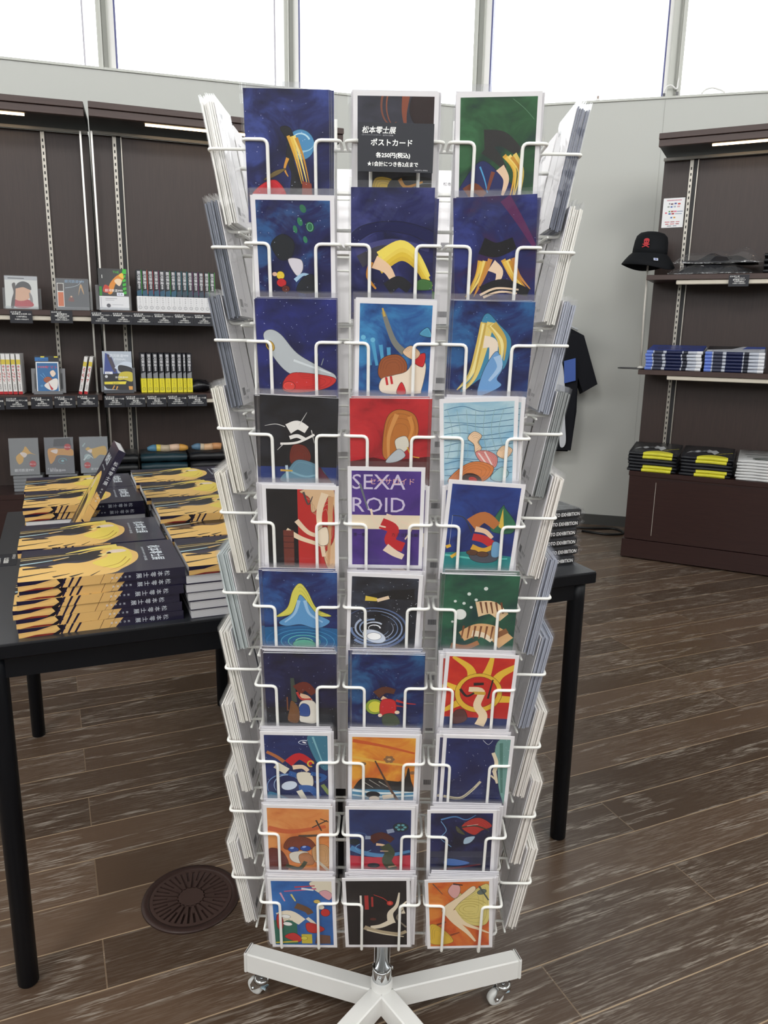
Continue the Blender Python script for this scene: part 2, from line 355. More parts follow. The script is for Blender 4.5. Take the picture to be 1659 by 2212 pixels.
N1, N2, N3 = '1d2257', '38478c', '101338'
def bands(pts, cols, w=.05):                            # a sheaf of tapering strands
    o = []; rn = random.Random(len(pts)*13+len(cols))
    for i, c in enumerate(cols):
        o.append(('s', [(a+(i-len(cols)/2)*.03+rn.uniform(-.01, .01), b+rn.uniform(-.012, .012)) for a, b in pts], w, w*.15, c))
    return o
def flow(xs, cols, w=.03): return [('s', [(a, b+i*.035) for a, b in xs], w, w*.25, c) for i, c in enumerate(cols)]
GOLD = ['d9a63c', 'e8c254', 'f0d77a', 'c98f30']
SPIRAL = [('o', .38, .42, .08+.06*i, .05+.045*i, i*3, i*3+17, .02+.004*i, .004, c) for i, c in enumerate(('f4f6fb', 'c9d2e2', '8fa3c4', 'aab8d0', '6f84ab', '8799bc', '5a6d96'))]
ARTS = {
 (1, 1): (0, (N1, N2, N3), [('e', .66, .60, .165, .165, 0, '4f8fbd'), ('o', .66, .60, .12, .12, 2, 14, .02, .004, 'bfe0ea'), ('o', .64, .58, .07, .08, 10, 22, .03, .004, 'a7d3e2'), ('o', .68, .62, .14, .1, 15, 24, .025, .004, '9ccbe0'),
   ('p', [(.42, .72), (.54, .72), (.60, .58), (.58, .46), (.70, .26), (.66, .2), (.52, .2), (.54, .38), (.48, .5), (.50, .62)], '202024')] + bands([(.58, .66), (.66, .5), (.72, .3)], GOLD, .04) + [('s', [(.5, .5), (.46, .42), (.5, .36)], .04, .01, 'd79a3c'),
   ('p', [(.06, .20), (.18, .30), (.36, .33), (.46, .2)], 'c3232e'), ('p', [(.2, .33), (.34, .40), (.48, .42), (.34, .36)], '6f5d36'), ('P', [(.66, .2), (.67, .33), (.78, .31), (.79, .2)], '8c3f2e'), ('d', 40, 'c8cbe8')]),
 (1, 2): (1, ('34343f', '40404c', '26262e'), [('o', .45, .9, .12, .2, 8, 20, .03, .01, '7c4a38'), ('o', .55, .9, .16, .25, 8, 20, .02, .006, '8b5038'), ('s', [(.62, .99), (.6, .85), (.62, .74)], .1, .02, '8a4a34'), ('e', .86, .88, .2, .22, 0, '2b1c1c'),
   ('p', [(.24, .2), (.26, .36), (.46, .36), (.50, .28), (.44, .2)], 'e3bf45'), ('p', [(.46, .2), (.48, .36), (.95, .36), (.95, .2)], '1e1e22'), ('s', [(.56, .36), (.64, .3), (.84, .34)], .05, .02, 'd99a3e'), ('s', [(.6, .24), (.8, .32), (.95, .33)], .008, .004, '9aa3a8')]),
 (1, 3): (1, ('25502f', '34663f', '142f2c'), [('p', [(.06, .2), (.06, .3), (.3, .5), (.52, .42), (.75, .28), (.8, .2)], '20285c'), ('s', [(.34, .66), (.56, .66), (.76, .56)], .22, .10, '2b2a2a'), ('s', [(.36, .6), (.5, .52), (.6, .44)], .16, .05, '2b2a2a')] + bands([(.66, .54), (.78, .42), (.74, .2)], GOLD+['e6c96a'], .05) + [('s', [(.54, .45), (.62, .36), (.58, .24)], .11, .03, 'e8c7a8'), ('s', [(.14, .26), (.24, .3), (.36, .24)], .14, .08, '7a3f26'), ('s', [(.3, .46), (.36, .36), (.4, .26)], .02, .01, '4f9fd0'), ('s', [(.46, .42), (.40, .28)], .05, .03, '7d4230'), ('s', [(.66, .95), (.8, .88), (.92, .8)], .004, .004, '6d9a74')]),
 (2, 1): (1, (N1, '2f5a8f', N3), [('e', .70, .76, .05, .06, 20, '2b6b4c'), ('e', .58, .80, .03, .05, 20, '2f7a55'), ('e', .62, .90, .035, .05, 30, '2b6b4c'), ('e', .52, .74, .025, .045, 15, '2f7a55'), ('e', .64, .66, .025, .04, 15, '357f5c'), ('o', .70, .76, .035, .045, 0, 24, .006, .006, '7fc09c'),
   ('p', [(.22, .62), (.36, .70), (.50, .64), (.46, .52), (.32, .50)], '20252a'), ('p', [(.42, .5), (.58, .5), (.60, .42), (.52, .37)], 'd9d4dc'), ('s', [(.5, .33), (.6, .38), (.7, .37)], .05, .02, 'a5c8e0'), ('p', [(.52, .24), (.58, .34), (.72, .38), (.74, .24)], '22262c'),
   ('e', .32, .37, .05, .05, 0, 'e6c83e'), ('e', .33, .31, .06, .05, 0, 'c0272d'), ('e', .38, .26, .05, .04, 0, '5f2a20'), ('e', .25, .38, .03, .025, 0, 'e8bfa4'), ('d', 50, 'c8cbe8')]),
 (2, 2): (0, (N1, '3a3f78', '11143a'), [('p', [(.0, .55), (.3, .66), (.7, .64), (1, .56), (1, .66), (.6, .74), (.2, .72), (0, .64)], '12174a'), ('s', [(.05, .5), (.5, .58), (.95, .52)], .10, .05, '44467a'), ('s', [(.1, .42), (.4, .52), (.74, .48)], .16, .05, '3c3c46')] + flow([(.34, .36), (.6, .46), (.8, .38), (.96, .2)], ['d9b63a', 'e3c33f', 'edd35a', 'f2dd62'], .12) + [('s', [(.28, .42), (.44, .36), (.54, .24)], .16, .06, 'ecc9a6'), ('s', [(.24, .42), (.2, .3), (.3, .2)], .06, .02, 'd9922f'), ('s', [(.44, .2), (.58, .26), (.72, .2)], .16, .12, '1d1f24'), ('p', [(.78, .2), (.84, .28), (1, .26), (1, .2)], '42703a'), ('d', 30, 'aab0d8')]),
 (2, 3): (0, ('1c2258', '2f3a7e', '3a1f4a'), [('s', [(.62, .98), (.8, .8), (.98, .6)], .14, .05, '5a2454'), ('s', [(.34, .62), (.52, .58), (.74, .63)], .20, .14, '15161a')] + bands([(.4, .5), (.34, .38), (.22, .22)], GOLD+['c98a45'], .06) + bands([(.68, .5), (.76, .38), (.9, .24)], GOLD+['c98a45'], .06) + [('s', [(.46, .46), (.56, .40), (.52, .3)], .15, .04, 'eed2b4'), ('s', [(.34, .24), (.6, .30), (.92, .22)], .16, .10, '1b1d20'), ('s', [(.32, .22), (.52, .27), (.80, .25)], .03, .02, 'ead0b2'), ('s', [(.36, .20), (.56, .24), (.78, .22)], .03, .02, 'ead0b2'), ('s', [(.36, .22), (.78, .235)], .006, .003, '3a2f2c'), ('d', 30, 'aab0d8')]),
 (3, 1): (0, ('1e2560', '28307a', '161b48'), [('p', [(.08, .68), (.16, .74), (.3, .70), (.5, .54), (.8, .42), (.97, .36), (.96, .3), (.7, .33), (.4, .36), (.2, .5)], 'b9c0c4'), ('e', .16, .60, .07, .05, -60, 'caa243'), ('e', .155, .60, .045, .03, -60, '26231f'), ('p', [(.4, .36), (.6, .37), (.97, .33), (.9, .25), (.62, .2), (.34, .2), (.30, .27)], 'c9322f'), ('e', .38, .25, .08, .06, 0, 'd8453c'), ('s', [(.45, .48), (.7, .42), (.92, .37)], .03, .015, 'd8dfe2'), ('s', [(.74, .46), (.76, .54)], .012, .008, '8f9898'), ('s', [(.8, .44), (.83, .5)], .012, .008, '8f9898'), ('d', 60, 'c2c8ea')]),
 (3, 2): (1, ('2a5f9c', '3f8abf', '17366e'), [('s', [(.34, .9), (.48, .66), (.62, .56)], .05, .09, '7f8078'), ('s', [(.33, .93), (.36, .86)], .02, .03, 'c9a84e')] + [('s', [(.12+.1*i, .66-.02*i), (.2+.08*i, .44)], .05, .035, '4f9fc8') for i in range(4)] + [('e', .1, .68, .03, .03, 0, '6fb8d8'), ('e', .22, .66, .03, .03, 0, '6fb8d8'),
   ('p', [(.30, .36), (.34, .5), (.54, .54), (.66, .46), (.62, .34), (.42, .3)], '9a5530'), ('p', [(.36, .2), (.34, .32), (.5, .36), (.66, .4), (.78, .52), (.9, .46), (.86, .24), (.8, .2)], 'ecdcc6'), ('s', [(.4, .34), (.42, .27)], .03, .03, 'c5282c'), ('s', [(.46, .35), (.48, .28)], .03, .03, 'c5282c'), ('p', [(.72, .5), (.88, .56), (.86, .44)], 'c5282c'), ('p', [(.54, .2), (.6, .3), (.66, .2)], 'c5282c'), ('p', [(.6, .56), (.7, .62), (.82, .56), (.74, .5)], 'e6c4a0'), ('p', [(.8, .72), (.9, .78), (.95, .7)], '4f97b8')]),
 (3, 3): (0, ('1d3068', '2c6298', '131238'), [('p', [(.28, .5), (.34, .8), (.42, .9), (.56, .82), (.74, .68), (.7, .46), (.6, .4), (.4, .34), (.28, .28), (.14, .22)], '3f86a8')] + bands([(.44, .82), (.38, .56), (.3, .36), (.16, .24)], ['d9bd60', 'efe09a', 'c8a850', 'e3cc78'], .09) + bands([(.5, .82), (.64, .68), (.66, .5)], ['d9bd60', 'efe09a', 'c8a850'], .08) + [('s', [(.4, .66), (.52, .64), (.52, .5)], .16, .08, 'ecdcc8'), ('p', [(.48, .5), (.58, .58), (.66, .44), (.6, .34), (.66, .28), (.46, .2), (.36, .2), (.40, .36)], '6f9fd0'), ('s', [(.58, .54), (.62, .44), (.5, .32)], .1, .03, 'a8c6e4'), ('d', 40, '8fa8d8')]),
 (4, 1): (0, ('17181c', '23252c', '0e0f12'), [('P', [(.0, .1), (0, .34), (1, .36), (1, .1)], '1f3470'), ('s', [(.36, .70), (.48, .74), (.60, .70)], .14, .10, 'ece9e4'), ('s', [(.38, .62), (.48, .64), (.58, .61)], .05, .05, 'ece9e4'), ('s', [(.26, .56), (.48, .58), (.70, .66)], .03, .03, 'ece9e4'), ('s', [(.32, .72), (.2, .74), (.06, .72)], .012, .004, 'd8d6d2'), ('s', [(.5, .74), (.6, .86)], .012, .004, 'd8d6d2'), ('s', [(.66, .7), (.7, .58)], .012, .004, 'd8d6d2'), ('s', [(.3, .56), (.22, .5)], .012, .004, 'd8d6d2'),
   ('p', [(.38, .42), (.42, .55), (.58, .55), (.66, .45), (.58, .36), (.44, .36)], '6d2a1e'), ('p', [(.28, .2), (.36, .32), (.5, .42), (.78, .36), (.86, .2)], '5f8496'), ('s', [(.4, .3), (.6, .26), (.8, .3)], .03, .02, '7fa6b6'), ('s', [(.34, .36), (.36, .2)], .035, .03, 'b9ccd4'), ('s', [(.26, .31), (.42, .31)], .03, .02, 'c9a040'), ('p', [(.76, .36), (.84, .3), (.94, .2), (.76, .2)], '5a2030')]),
 (4, 2): (0, ('b3232a', 'c22b30', '8f1a20'), [('P', [(0, 0), (0, .42), (.3, .46), (.5, .43), (1, .47), (1, 0)], '5a1a1c'), ('p', [(.42, .5), (.46, .8), (.6, .9), (.82, .86), (.88, .7), (.78, .58), (.66, .56), (.52, .44)], 'b8702f'), ('s', [(.6, .86), (.5, .66), (.5, .46)], .06, .03, 'd1914e'), ('s', [(.76, .84), (.8, .72), (.72, .58)], .06, .02, 'cf8a42'), ('p', [(.58, .62), (.72, .66), (.76, .56), (.64, .5)], 'd8d3c4'), ('p', [(.46, .42), (.62, .54), (.72, .48), (.6, .42)], 'b7bec2'), ('s', [(.74, .56), (.8, .48), (.9, .46)], .015, .012, 'd8b23c'), ('e', .62, .34, .018, .024, 0, 'e6e0d2')]),
 (4, 3): (1, ('9fc4d4', 'b8d4dc', '7fb0cc'), [('s', [(.06, .9-.055*i), (.3, .93-.055*i-.02*(i % 3)), (.55, .88-.055*i+.02*(i % 2)), (.94, .91-.055*i)], .008, .008, '3f6f92') for i in range(12)] + [('s', [(.1+.12*i, .9), (.16+.1*i, .7), (.1+.13*i, .46)], .006, .006, '8fb0b4') for i in range(7)] + [
   ('p', [(.36, .64), (.44, .70), (.54, .66), (.5, .6), (.54, .54), (.46, .5), (.44, .58)], 'ecc9a4'), ('p', [(.74, .5), (.82, .56), (.94, .52), (.86, .44), (.76, .46)], 'ecc9a4'), ('p', [(.46, .5), (.6, .52), (.74, .46), (.72, .36), (.58, .38)], 'd98a84'), ('s', [(.5, .5), (.62, .38)], .02, .02, 'e9d2cc'), ('s', [(.58, .51), (.68, .38)], .02, .02, 'e9d2cc'), ('p', [(.1, .24), (.3, .38), (.5, .42), (.7, .36), (.6, .24), (.3, .18)], 'd07c42'), ('e', .42, .25, .13, .08, -20, '3a2622'), ('e', .43, .25, .06, .035, -20, 'b8322c'), ('p', [(.66, .26), (.8, .36), (.9, .3), (.8, .22)], '9cc0c4')]),
 (5, 1): (1, ('151416', '1c1a1c', '100f11'), [('P', [(.46, 0), (.46, 1), (1, 1), (1, 0)], 'b92a26'), ('p', [(.5, .95), (.62, .88), (.66, .74), (.9, .9), (.94, .5), (.8, .3), (.94, .15), (.94, .96)], 'd8b48c'), ('s', [(.82, .93), (.74, .7), (.8, .3)], .10, .05, 'e8d2b4'), ('s', [(.9, .9), (.88, .6), (.86, .2)], .08, .03, 'c99a6e'), ('s', [(.3, .56), (.5, .48), (.76, .42)], .08, .05, 'ead4b4'), ('s', [(.44, .66), (.6, .54), (.8, .50)], .07, .05, 'e6ceb0'), ('p', [(.7, .54), (.84, .6), (.86, .44), (.74, .42)], 'efdfc6'), ('P', [(.26, .2), (.26, .56), (.40, .56), (.40, .2)], '6e3328'), ('s', [(.26, .5), (.4, .5)], .01, .01, '3f1a16'), ('s', [(.26, .44), (.4, .44)], .01, .01, '3f1a16'), ('s', [(.26, .38), (.4, .38)], .01, .01, '3f1a16'), ('s', [(.54, .94), (.6, .82), (.66, .9)], .03, .01, '4a4644'), ('x', '松本零士展', .28, .82, .055, -90, 0, 'e8e2d8')]),
 (5, 2): (1, ('4a2f80', '54388c', '3f2a72'), [('P', [(0, .40), (0, .54), (1, .54), (1, .40)], 'e6d6bc'), ('x', 'SEXA', .06, .79, .30, 0, 0, 'cfc4dc'), ('x', 'ROID', .06, .57, .30, 0, 0, 'cfc4dc'), ('x', 'セクサロイド', .28, .84, .10, 0, 0, 'e6b0a8'), ('s', [(.5, .53), (.62, .50), (.58, .44)], .08, .05, 'ead4bc'), ('s', [(.44, .46), (.60, .40), (.56, .28), (.74, .22)], .16, .14, 'c0242a'), ('s', [(.3, .6), (.36, .46), (.5, .42)], .03, .02, 'ead4bc'), ('s', [(.7, .48), (.84, .42), (.76, .30)], .03, .02, 'ead4bc'), ('s', [(.5, .22), (.62, .16), (.74, .12)], .12, .08, 'ead4bc'), ('s', [(.16, .84), (.26, .6)], .03, .02, '6a7076'), ('x', '第一章', .07, .33, .055, 0, 0, '1c1820'), ('x', 'カミヨ計画編', .93, .33, .06, 0, 1, '1c1820')]),
 (5, 3): (1, ('1e3478', '27448c', '16235a'), [('P', [(0, 0), (0, .28), (.4, .31), (1, .28), (1, 0)], '1f7f80'), ('s', [(.06, .26), (.5, .24), (.9, .26)], .03, .02, '5fc0b4'), ('p', [(.62, .60), (.74, .78), (.78, .76), (.94, .62), (.9, .52), (.66, .52)], '2c6a4c'), ('P', [(.72, .58), (.75, .76), (.8, .54)], 'd9b84a'), ('e', .58, .27, .2, .10, 0, '4a4c56'), ('s', [(.36, .58), (.52, .66), (.70, .58)], .20, .12, 'b9703a'), ('s', [(.42, .54), (.56, .52), (.66, .46)], .08, .05, 'ecc8a6'), ('s', [(.40, .46), (.56, .44), (.74, .36)], .10, .12, 'c22c30'), ('s', [(.4, .36), (.56, .33), (.7, .38)], .08, .06, 'd8a436'), ('e', .42, .30, .08, .04, 0, '5a3a2a'), ('e', .56, .29, .08, .04, 0, '5a3a2a'), ('p', [(.68, .42), (.78, .4), (.78, .28), (.68, .28)], '6fa0c4'), ('s', [(.38, .5), (.26, .64), (.1, .66)], .012, .008, '3a3a2a'), ('s', [(.1, .66), (.1, .36)], .004, .004, 'c8d0d8'), ('s', [(.06, .34), (.12, .36)], .05, .04, 'e0b23c'), ('s', [(.14, .24), (.24, .3)], .05, .03, 'e0b23c')]),
 (6, 1): (0, ('1d2a62', '2c5490', '131a48'), [('P', [(0, 0), (0, .40), (.5, .43), (1, .40), (1, 0)], '1f5f90')] + [('o', .54, .25, .12+.1*i, .06+.045*i, 0, 24, .012, .012, c) for i, c in enumerate(('8fd0a8', '5fb8b0', '4f9fc0', '3f88b8', '2f70a8'))] + [('e', .54, .22, .16, .08, 0, '5fa890'), ('p', [(.4, .8), (.5, .88), (.6, .8), (.72, .62), (.92, .54), (.7, .54), (.5, .6), (.34, .54), (.16, .52), (.32, .62)], 'd9d25c'), ('p', [(.46, .7), (.5, .76), (.58, .7), (.72, .56), (.9, .48), (.72, .4), (.5, .44), (.3, .42), (.2, .46), (.38, .56)], '5f9acb'), ('s', [(.48, .7), (.42, .56), (.28, .46)], .05, .02, '9cc4e4'), ('s', [(.56, .7), (.62, .56), (.8, .47)], .05, .02, '9cc4e4'), ('d', 30, '9fb4e0')]),
 (6, 2): (1, ('23262e', '343a48', '15171c'), SPIRAL + [('e', .38, .33, .12, .08, 0, 'f8f9fc'), ('e', .38, .33, .17, .10, -20, 'cdd6e6'), ('e', .38, .33, .1, .06, 0, 'ffffff'), ('s', [(.26, .74), (.5, .78), (.9, .8)], .06, .18, '17181a'), ('s', [(.24, .74), (.4, .73)], .08, .05, 'dcc04a'), ('s', [(.4, .72), (.56, .76)], .05, .05, 'ead0b0'), ('d', 120, 'dfe4f0')]),
 (6, 3): (0, ('1f4f3c', '2a6248', '153a38'), [('e', .24, .58, .085, .085, 0, 'e6e9e4'), ('e', .34, .80, .025, .025, 0, 'd8e0da'), ('e', .56, .86, .028, .028, 0, 'd8e0da'), ('e', .16, .72, .02, .02, 0, 'd8e0da'), ('e', .28, .70, .022, .022, 0, 'd8e0da'), ('e', .44, .74, .022, .022, 0, 'd8e0da'), ('e', .38, .66, .02, .02, 0, 'd8e0da'), ('e', .14, .50, .018, .018, 0, 'd8e0da'), ('s', [(.46, .64), (.66, .66), (.84, .56)], .24, .16, 'e3c49a'), ('s', [(.28, .34), (.5, .42), (.74, .38), (.9, .28)], .16, .26, 'd9ac78'), ('s', [(.42, .38), (.58, .36), (.7, .3)], .10, .06, 'ecdcc0')] + [('s', [(.5+.07*i, .72), (.54+.07*i, .60)], .03, .015, '6e4228') for i in range(5)] + [('s', [(.3+.08*i, .46), (.28+.08*i, .32)], .03, .015, '7a4a2c') for i in range(7)] + [('s', [(.14, .24), (.34, .22), (.52, .28)], .09, .07, 'a86f42'), ('s', [(.76, .36), (.9, .42)], .09, .08, '8a5a38')]),
 (7, 1): (0, ('18193c', '22264e', '0f1024'), [('P', [(0, 0), (0, .38), (1, .38), (1, 0)], '17181f'), ('s', [(.38, .72), (.4, .44)], .05, .08, '3f4a40'), ('s', [(.44, .58), (.56, .63), (.68, .54)], .18, .10, '6a2a1c'), ('s', [(.48, .52), (.58, .5), (.64, .45)], .08, .05, 'ddb898'), ('s', [(.44, .56), (.5, .48), (.64, .48)], .035, .03, 'b8322c'), ('p', [(.46, .24), (.48, .44), (.66, .46), (.72, .36), (.7, .2), (.52, .2)], 'ded8cc'), ('p', [(.44, .3), (.5, .42), (.6, .4), (.6, .28)], '2c4a8c'), ('p', [(.32, .34), (.36, .46), (.46, .36), (.44, .2), (.3, .22)], '7a5230'), ('s', [(.3, .5), (.3, .34)], .02, .02, '7a4a30'), ('d', 70, '9fa6c8')]),
 (7, 2): (0, ('17265c', '2a5a8a', '0f163c'), [('e', .32, .40, .13, .13, 0, '8fa83c'), ('e', .33, .40, .1, .1, 0, 'd8d24a'), ('s', [(.34, .54), (.46, .60), (.6, .58)], .14, .08, '5a3222'), ('s', [(.42, .51), (.5, .48), (.58, .47)], .07, .04, 'e3bf9c'), ('p', [(.4, .32), (.42, .48), (.6, .48), (.62, .34), (.5, .28)], 'c0272c'), ('s', [(.62, .48), (.76, .45), (.9, .44)], .04, .01, 'b8302c'), ('s', [(.62, .42), (.78, .4)], .03, .01, 'a82a28'), ('p', [(.44, .3), (.6, .32), (.68, .2), (.46, .18)], '3f4a30'), ('e', .4, .3, .03, .03, 0, 'ead0b4'), ('e', .64, .34, .035, .03, 0, 'ead0b4'), ('d', 40, '9fb4e0')]),
 (7, 3): (1, ('c0281f', 'cc3524', 'b3221c'), [('s', [(.1, .96), (.34, .84), (.4, .7)], .04, .16, 'e3b83a'), ('s', [(.64, .98), (.6, .82), (.55, .7)], .05, .16, 'e3b83a'), ('s', [(.98, .88), (.78, .78), (.7, .68)], .08, .14, 'e3b83a'), ('s', [(.98, .5), (.8, .5)], .1, .12, 'e3b83a'), ('s', [(.02, .66), (.2, .6), (.3, .56)], .05, .14, 'e3b83a'), ('s', [(.04, .34), (.24, .44)], .05, .12, 'e3b83a'), ('e', .5, .56, .33, .33, 0, 'dfb338'), ('e', .5, .57, .26, .26, 0, 'c22a20'), ('P', [(0, 0), (0, .27), (1, .27), (1, 0)], '1d2c5e'), ('s', [(.36, .60), (.54, .58), (.50, .42), (.60, .30), (.56, .18)], .08, .14, 'ead3ae'), ('s', [(.42, .66), (.56, .67)], .05, .04, '241c1c'), ('s', [(.42, .56), (.6, .56)], .05, .05, 'c9a03a'), ('s', [(.68, .72), (.64, .5)], .02, .03, '2a2222'), ('s', [(.24, .6), (.34, .52), (.44, .56)], .04, .03, '2a2222'), ('p', [(.16, .2), (.2, .34), (.32, .36), (.38, .26), (.3, .2)], '5a3430')]),
 (8, 1): (1, ('1e2a5c', '24346c', '182250'), [('o', .62, .88, .08, .035, 0, 20, .02, .004, 'c9d4e4'), ('e', .62, .88, .03, .012, -20, 'ffffff'), ('p', [(.66, .95), (.8, .62), (.95, .56), (.95, .95)], '3f7890'), ('s', [(.74, .95), (.86, .66)], .03, .015, '7fb4c0'), ('o', .36, .34, .2, .2, 2, 14, .03, .005, '9fb8d8'), ('o', .34, .32, .28, .24, 4, 16, .025, .004, '6f8fc0'), ('e', .38, .34, .12, .08, 20, 'cfdae8'), ('s', [(.38, .62), (.54, .71), (.72, .62)], .14, .10, 'c3242a'), ('s', [(.44, .57), (.58, .58), (.66, .53)], .08, .06, 'ecd0b0'), ('o', .7, .62, .04, .05, 0, 20, .025, .02, 'd8b23c'), ('s', [(.08, .76), (.22, .7), (.32, .64)], .05, .06, 'b06a3c'), ('s', [(.2, .6), (.36, .52)], .12, .12, 'e3dcc8'), ('s', [(.38, .5), (.54, .46)], .09, .09, '2a5a9c'), ('p', [(.5, .5), (.7, .5), (.72, .34), (.54, .36)], 'e3dcc8'), ('s', [(.7, .5), (.9, .46), (.76, .38)], .07, .06, '2a5a9c'), ('s', [(.52, .3), (.7, .3), (.8, .2)], .14, .1, '2a5a9c'), ('s', [(.52, .28), (.6, .16)], .09, .08, 'e3dcc8'), ('s', [(.86, .36), (.96, .24)], .06, .06, '7a8a48'), ('p', [(.08, .26), (.3, .2), (.4, .14), (.08, .12)], '3f7898'), ('d', 60, 'd8e0f0')]),
 (8, 2): (1, ('d9862f', 'e6a83c', 'c96428'), [('s', [(.06, .92), (.5, .86), (.94, .78)], .06, .03, 'c8592a'), ('s', [(.06, .72), (.5, .66), (.94, .62)], .05, .03, 'e3b04a'), ('P', [(0, 0), (0, .32), (1, .32), (1, 0)], '4f88a8'), ('s', [(.06, .3), (.5, .27), (.95, .3)], .04, .03, 'dfe6e4'), ('s', [(.06, .24), (.4, .22), (.95, .25)], .03, .03, 'cfdcdc'), ('p', [(.1, .36), (.2, .45), (.4, .46), (.6, .43), (.8, .44), (.86, .6), (.9, .45), (.94, .36), (.94, .3), (.5, .32), (.12, .32)], '23211f'), ('s', [(.2, .42), (.36, .34)], .015, .006, 'b8b4a8'), ('s', [(.44, .42), (.6, .34)], .015, .006, 'b8b4a8'), ('s', [(.3, .44), (.46, .36)], .01, .006, 'b8b4a8')] + [('e', .58+.05*cos(a*1.05), .70+.03*sin(a*1.05), .03, .025, 0, '8a6444') for a in range(6)] + [('e', .58, .70, .03, .02, 0, 'c9a06a'), ('e', .2, .64, .05, .03, 0, '8a6a44'), ('e', .92, .54, .04, .03, 0, '8a6444'), ('s', [(.38, .68), (.6, .34), (.74, .16)], .02, .05, '5a4030'), ('e', .36, .25, .1, .06, 0, '1c1a1c'), ('e', .38, .2, .08, .05, 0, 'e8d6bc'), ('s', [(.5, .22), (.66, .24)], .08, .07, 'e8d6bc')]),
 (8, 3): (1, ('1c2556', '222e66', '171c48'), [('p', [(.78, .95), (.74, .8), (.8, .62), (.84, .4), (.9, .24), (.96, .2), (.96, .95)], '6f9a94'), ('s', [(.82, .92), (.86, .6), (.9, .3)], .05, .03, '4f7a70'), ('s', [(.72, .80), (.78, .68), (.76, .56)], .05, .06, 'e3d4b8'), ('s', [(.76, .58), (.82, .42)], .06, .03, 'e3d4b8'), ('s', [(.72, .52), (.8, .46)], .03, .02, 'e3d4b8'), ('s', [(.06, .24), (.3, .22), (.46, .32), (.58, .44)], .05, .04, 'c9bfa4'), ('s', [(.1, .23), (.32, .22), (.5, .36)], .01, .01, '6f6a58'), ('s', [(.56, .95), (.64, .9), (.7, .95)], .008, .004, 'c8ccd8'), ('d', 60, 'd8dcec')]),
 (9, 1): (1, ('d9894a', 'e09a58', 'c8703a'), [('s', [(.06, .7), (.4, .66), (.9, .74)], .1, .06, 'c86238'), ('s', [(.7, .72), (.92, .82)], .018, .02, '3f3a34'), ('s', [(.76, .82), (.84, .68)], .025, .02, '3f3a34'), ('s', [(.82, .84), (.94, .8)], .015, .015, '3f3a34'), ('s', [(.5, .6), (.8, .62)], .05, .04, '54463a'), ('p', [(.3, .42), (.34, .56), (.5, .60), (.68, .56), (.72, .44)], '7a3c26'), ('e', .42, .42, .08, .055, 0, '2c4a94'), ('e', .6, .44, .08, .055, 0, '2c4a94'), ('e', .4, .44, .03, .02, 20, '8fa8dc'), ('e', .58, .46, .03, .02, 20, '8fa8dc'), ('p', [(.36, .36), (.5, .4), (.64, .38), (.56, .24), (.4, .26)], 'd8d2c4'), ('p', [(.5, .34), (.62, .38), (.72, .3), (.7, .22), (.54, .22)], 'b0754a'), ('p', [(.06, .2), (.06, .42), (.24, .4), (.34, .24), (.3, .12), (.06, .1)], '6a2e24'), ('p', [(.7, .44), (.84, .5), (.95, .44), (.95, .2), (.74, .26)], 'c89a68'), ('s', [(.3, .2), (.5, .16), (.6, .26)], .07, .06, '3f4a38'), ('s', [(.76, .28), (.94, .14)], .05, .05, 'cfc4b0')]),
 (9, 2): (1, ('22305e', '27386a', '1c2750'), [('P', [(0, 0), (0, .36), (.4, .33), (1, .37), (1, 0)], 'b8293a'), ('s', [(.06, .46), (.3, .38), (.6, .36), (.94, .42)], .1, .05, '4f86b4'), ('o', .26, .46, .12, .08, 8, 22, .012, .008, '6fa4c8'), ('o', .2, .62, .1, .06, 0, 14, .006, .004, '4f7aac'), ('e', .8, .74, .11, .085, 0, '26333a'), ('e', .12, .54, .08, .06, 0, '1f2a30'), ('e', .4, .22, .09, .045, 0, '26343a')] + [('e', .8+.06*cos(a), .74+.032*sin(a), .024, .02, 0, '5f9ca4') for a in (0, 1.05, 2.1, 3.15, 4.2, 5.2)] + [('s', [(.36, .56), (.52, .63), (.68, .56)], .16, .10, '4f261e'), ('s', [(.44, .51), (.54, .50), (.62, .47)], .05, .03, 'e3bf9c'), ('s', [(.28, .60), (.36, .6)], .07, .06, '8f9cb4'), ('s', [(.6, .68), (.7, .7)], .08, .07, '8f9cb4'), ('s', [(.56, .5), (.64, .4), (.6, .28), (.7, .16)], .16, .14, '3c4630'), ('s', [(.5, .42), (.62, .42)], .02, .01, 'd8b090'), ('s', [(.62, .2), (.74, .22)], .03, .01, 'd8b090')]),
 (9, 3): (1, ('171a40', '20265a', '101228'), [('s', [(.2, .86), (.28, .74), (.2, .64), (.3, .56), (.36, .52)], .012, .012, '6f9cc8'), ('s', [(.2, .88), (.4, .92), (.56, .88), (.7, .94)], .03, .01, '4f80b4'), ('p', [(.5, .78), (.62, .88), (.78, .9), (.94, .8), (.8, .74), (.68, .68)], 'b0342e'), ('s', [(.5, .78), (.7, .8), (.9, .74)], .03, .02, '3a3a2a'), ('s', [(.58, .8), (.74, .82)], .008, .006, 'e3dccc'), ('p', [(.42, .8), (.5, .74), (.56, .68), (.44, .72)], '4a4a34'), ('p', [(.56, .64), (.7, .66), (.64, .58), (.54, .56)], 'a4bcd0'), ('P', [(0, .38), (0, .46), (1, .46), (1, .38)], '34364a'), ('p', [(.3, .36), (.5, .34), (.64, .3), (.46, .26), (.26, .28)], '3f68a8'), ('s', [(.2, .2), (.5, .24), (.8, .28)], .05, .02, '6e2a30'), ('s', [(.24, .17), (.6, .2)], .02, .01, '3f5a3a'), ('d', 40, '7f8cc0')]),
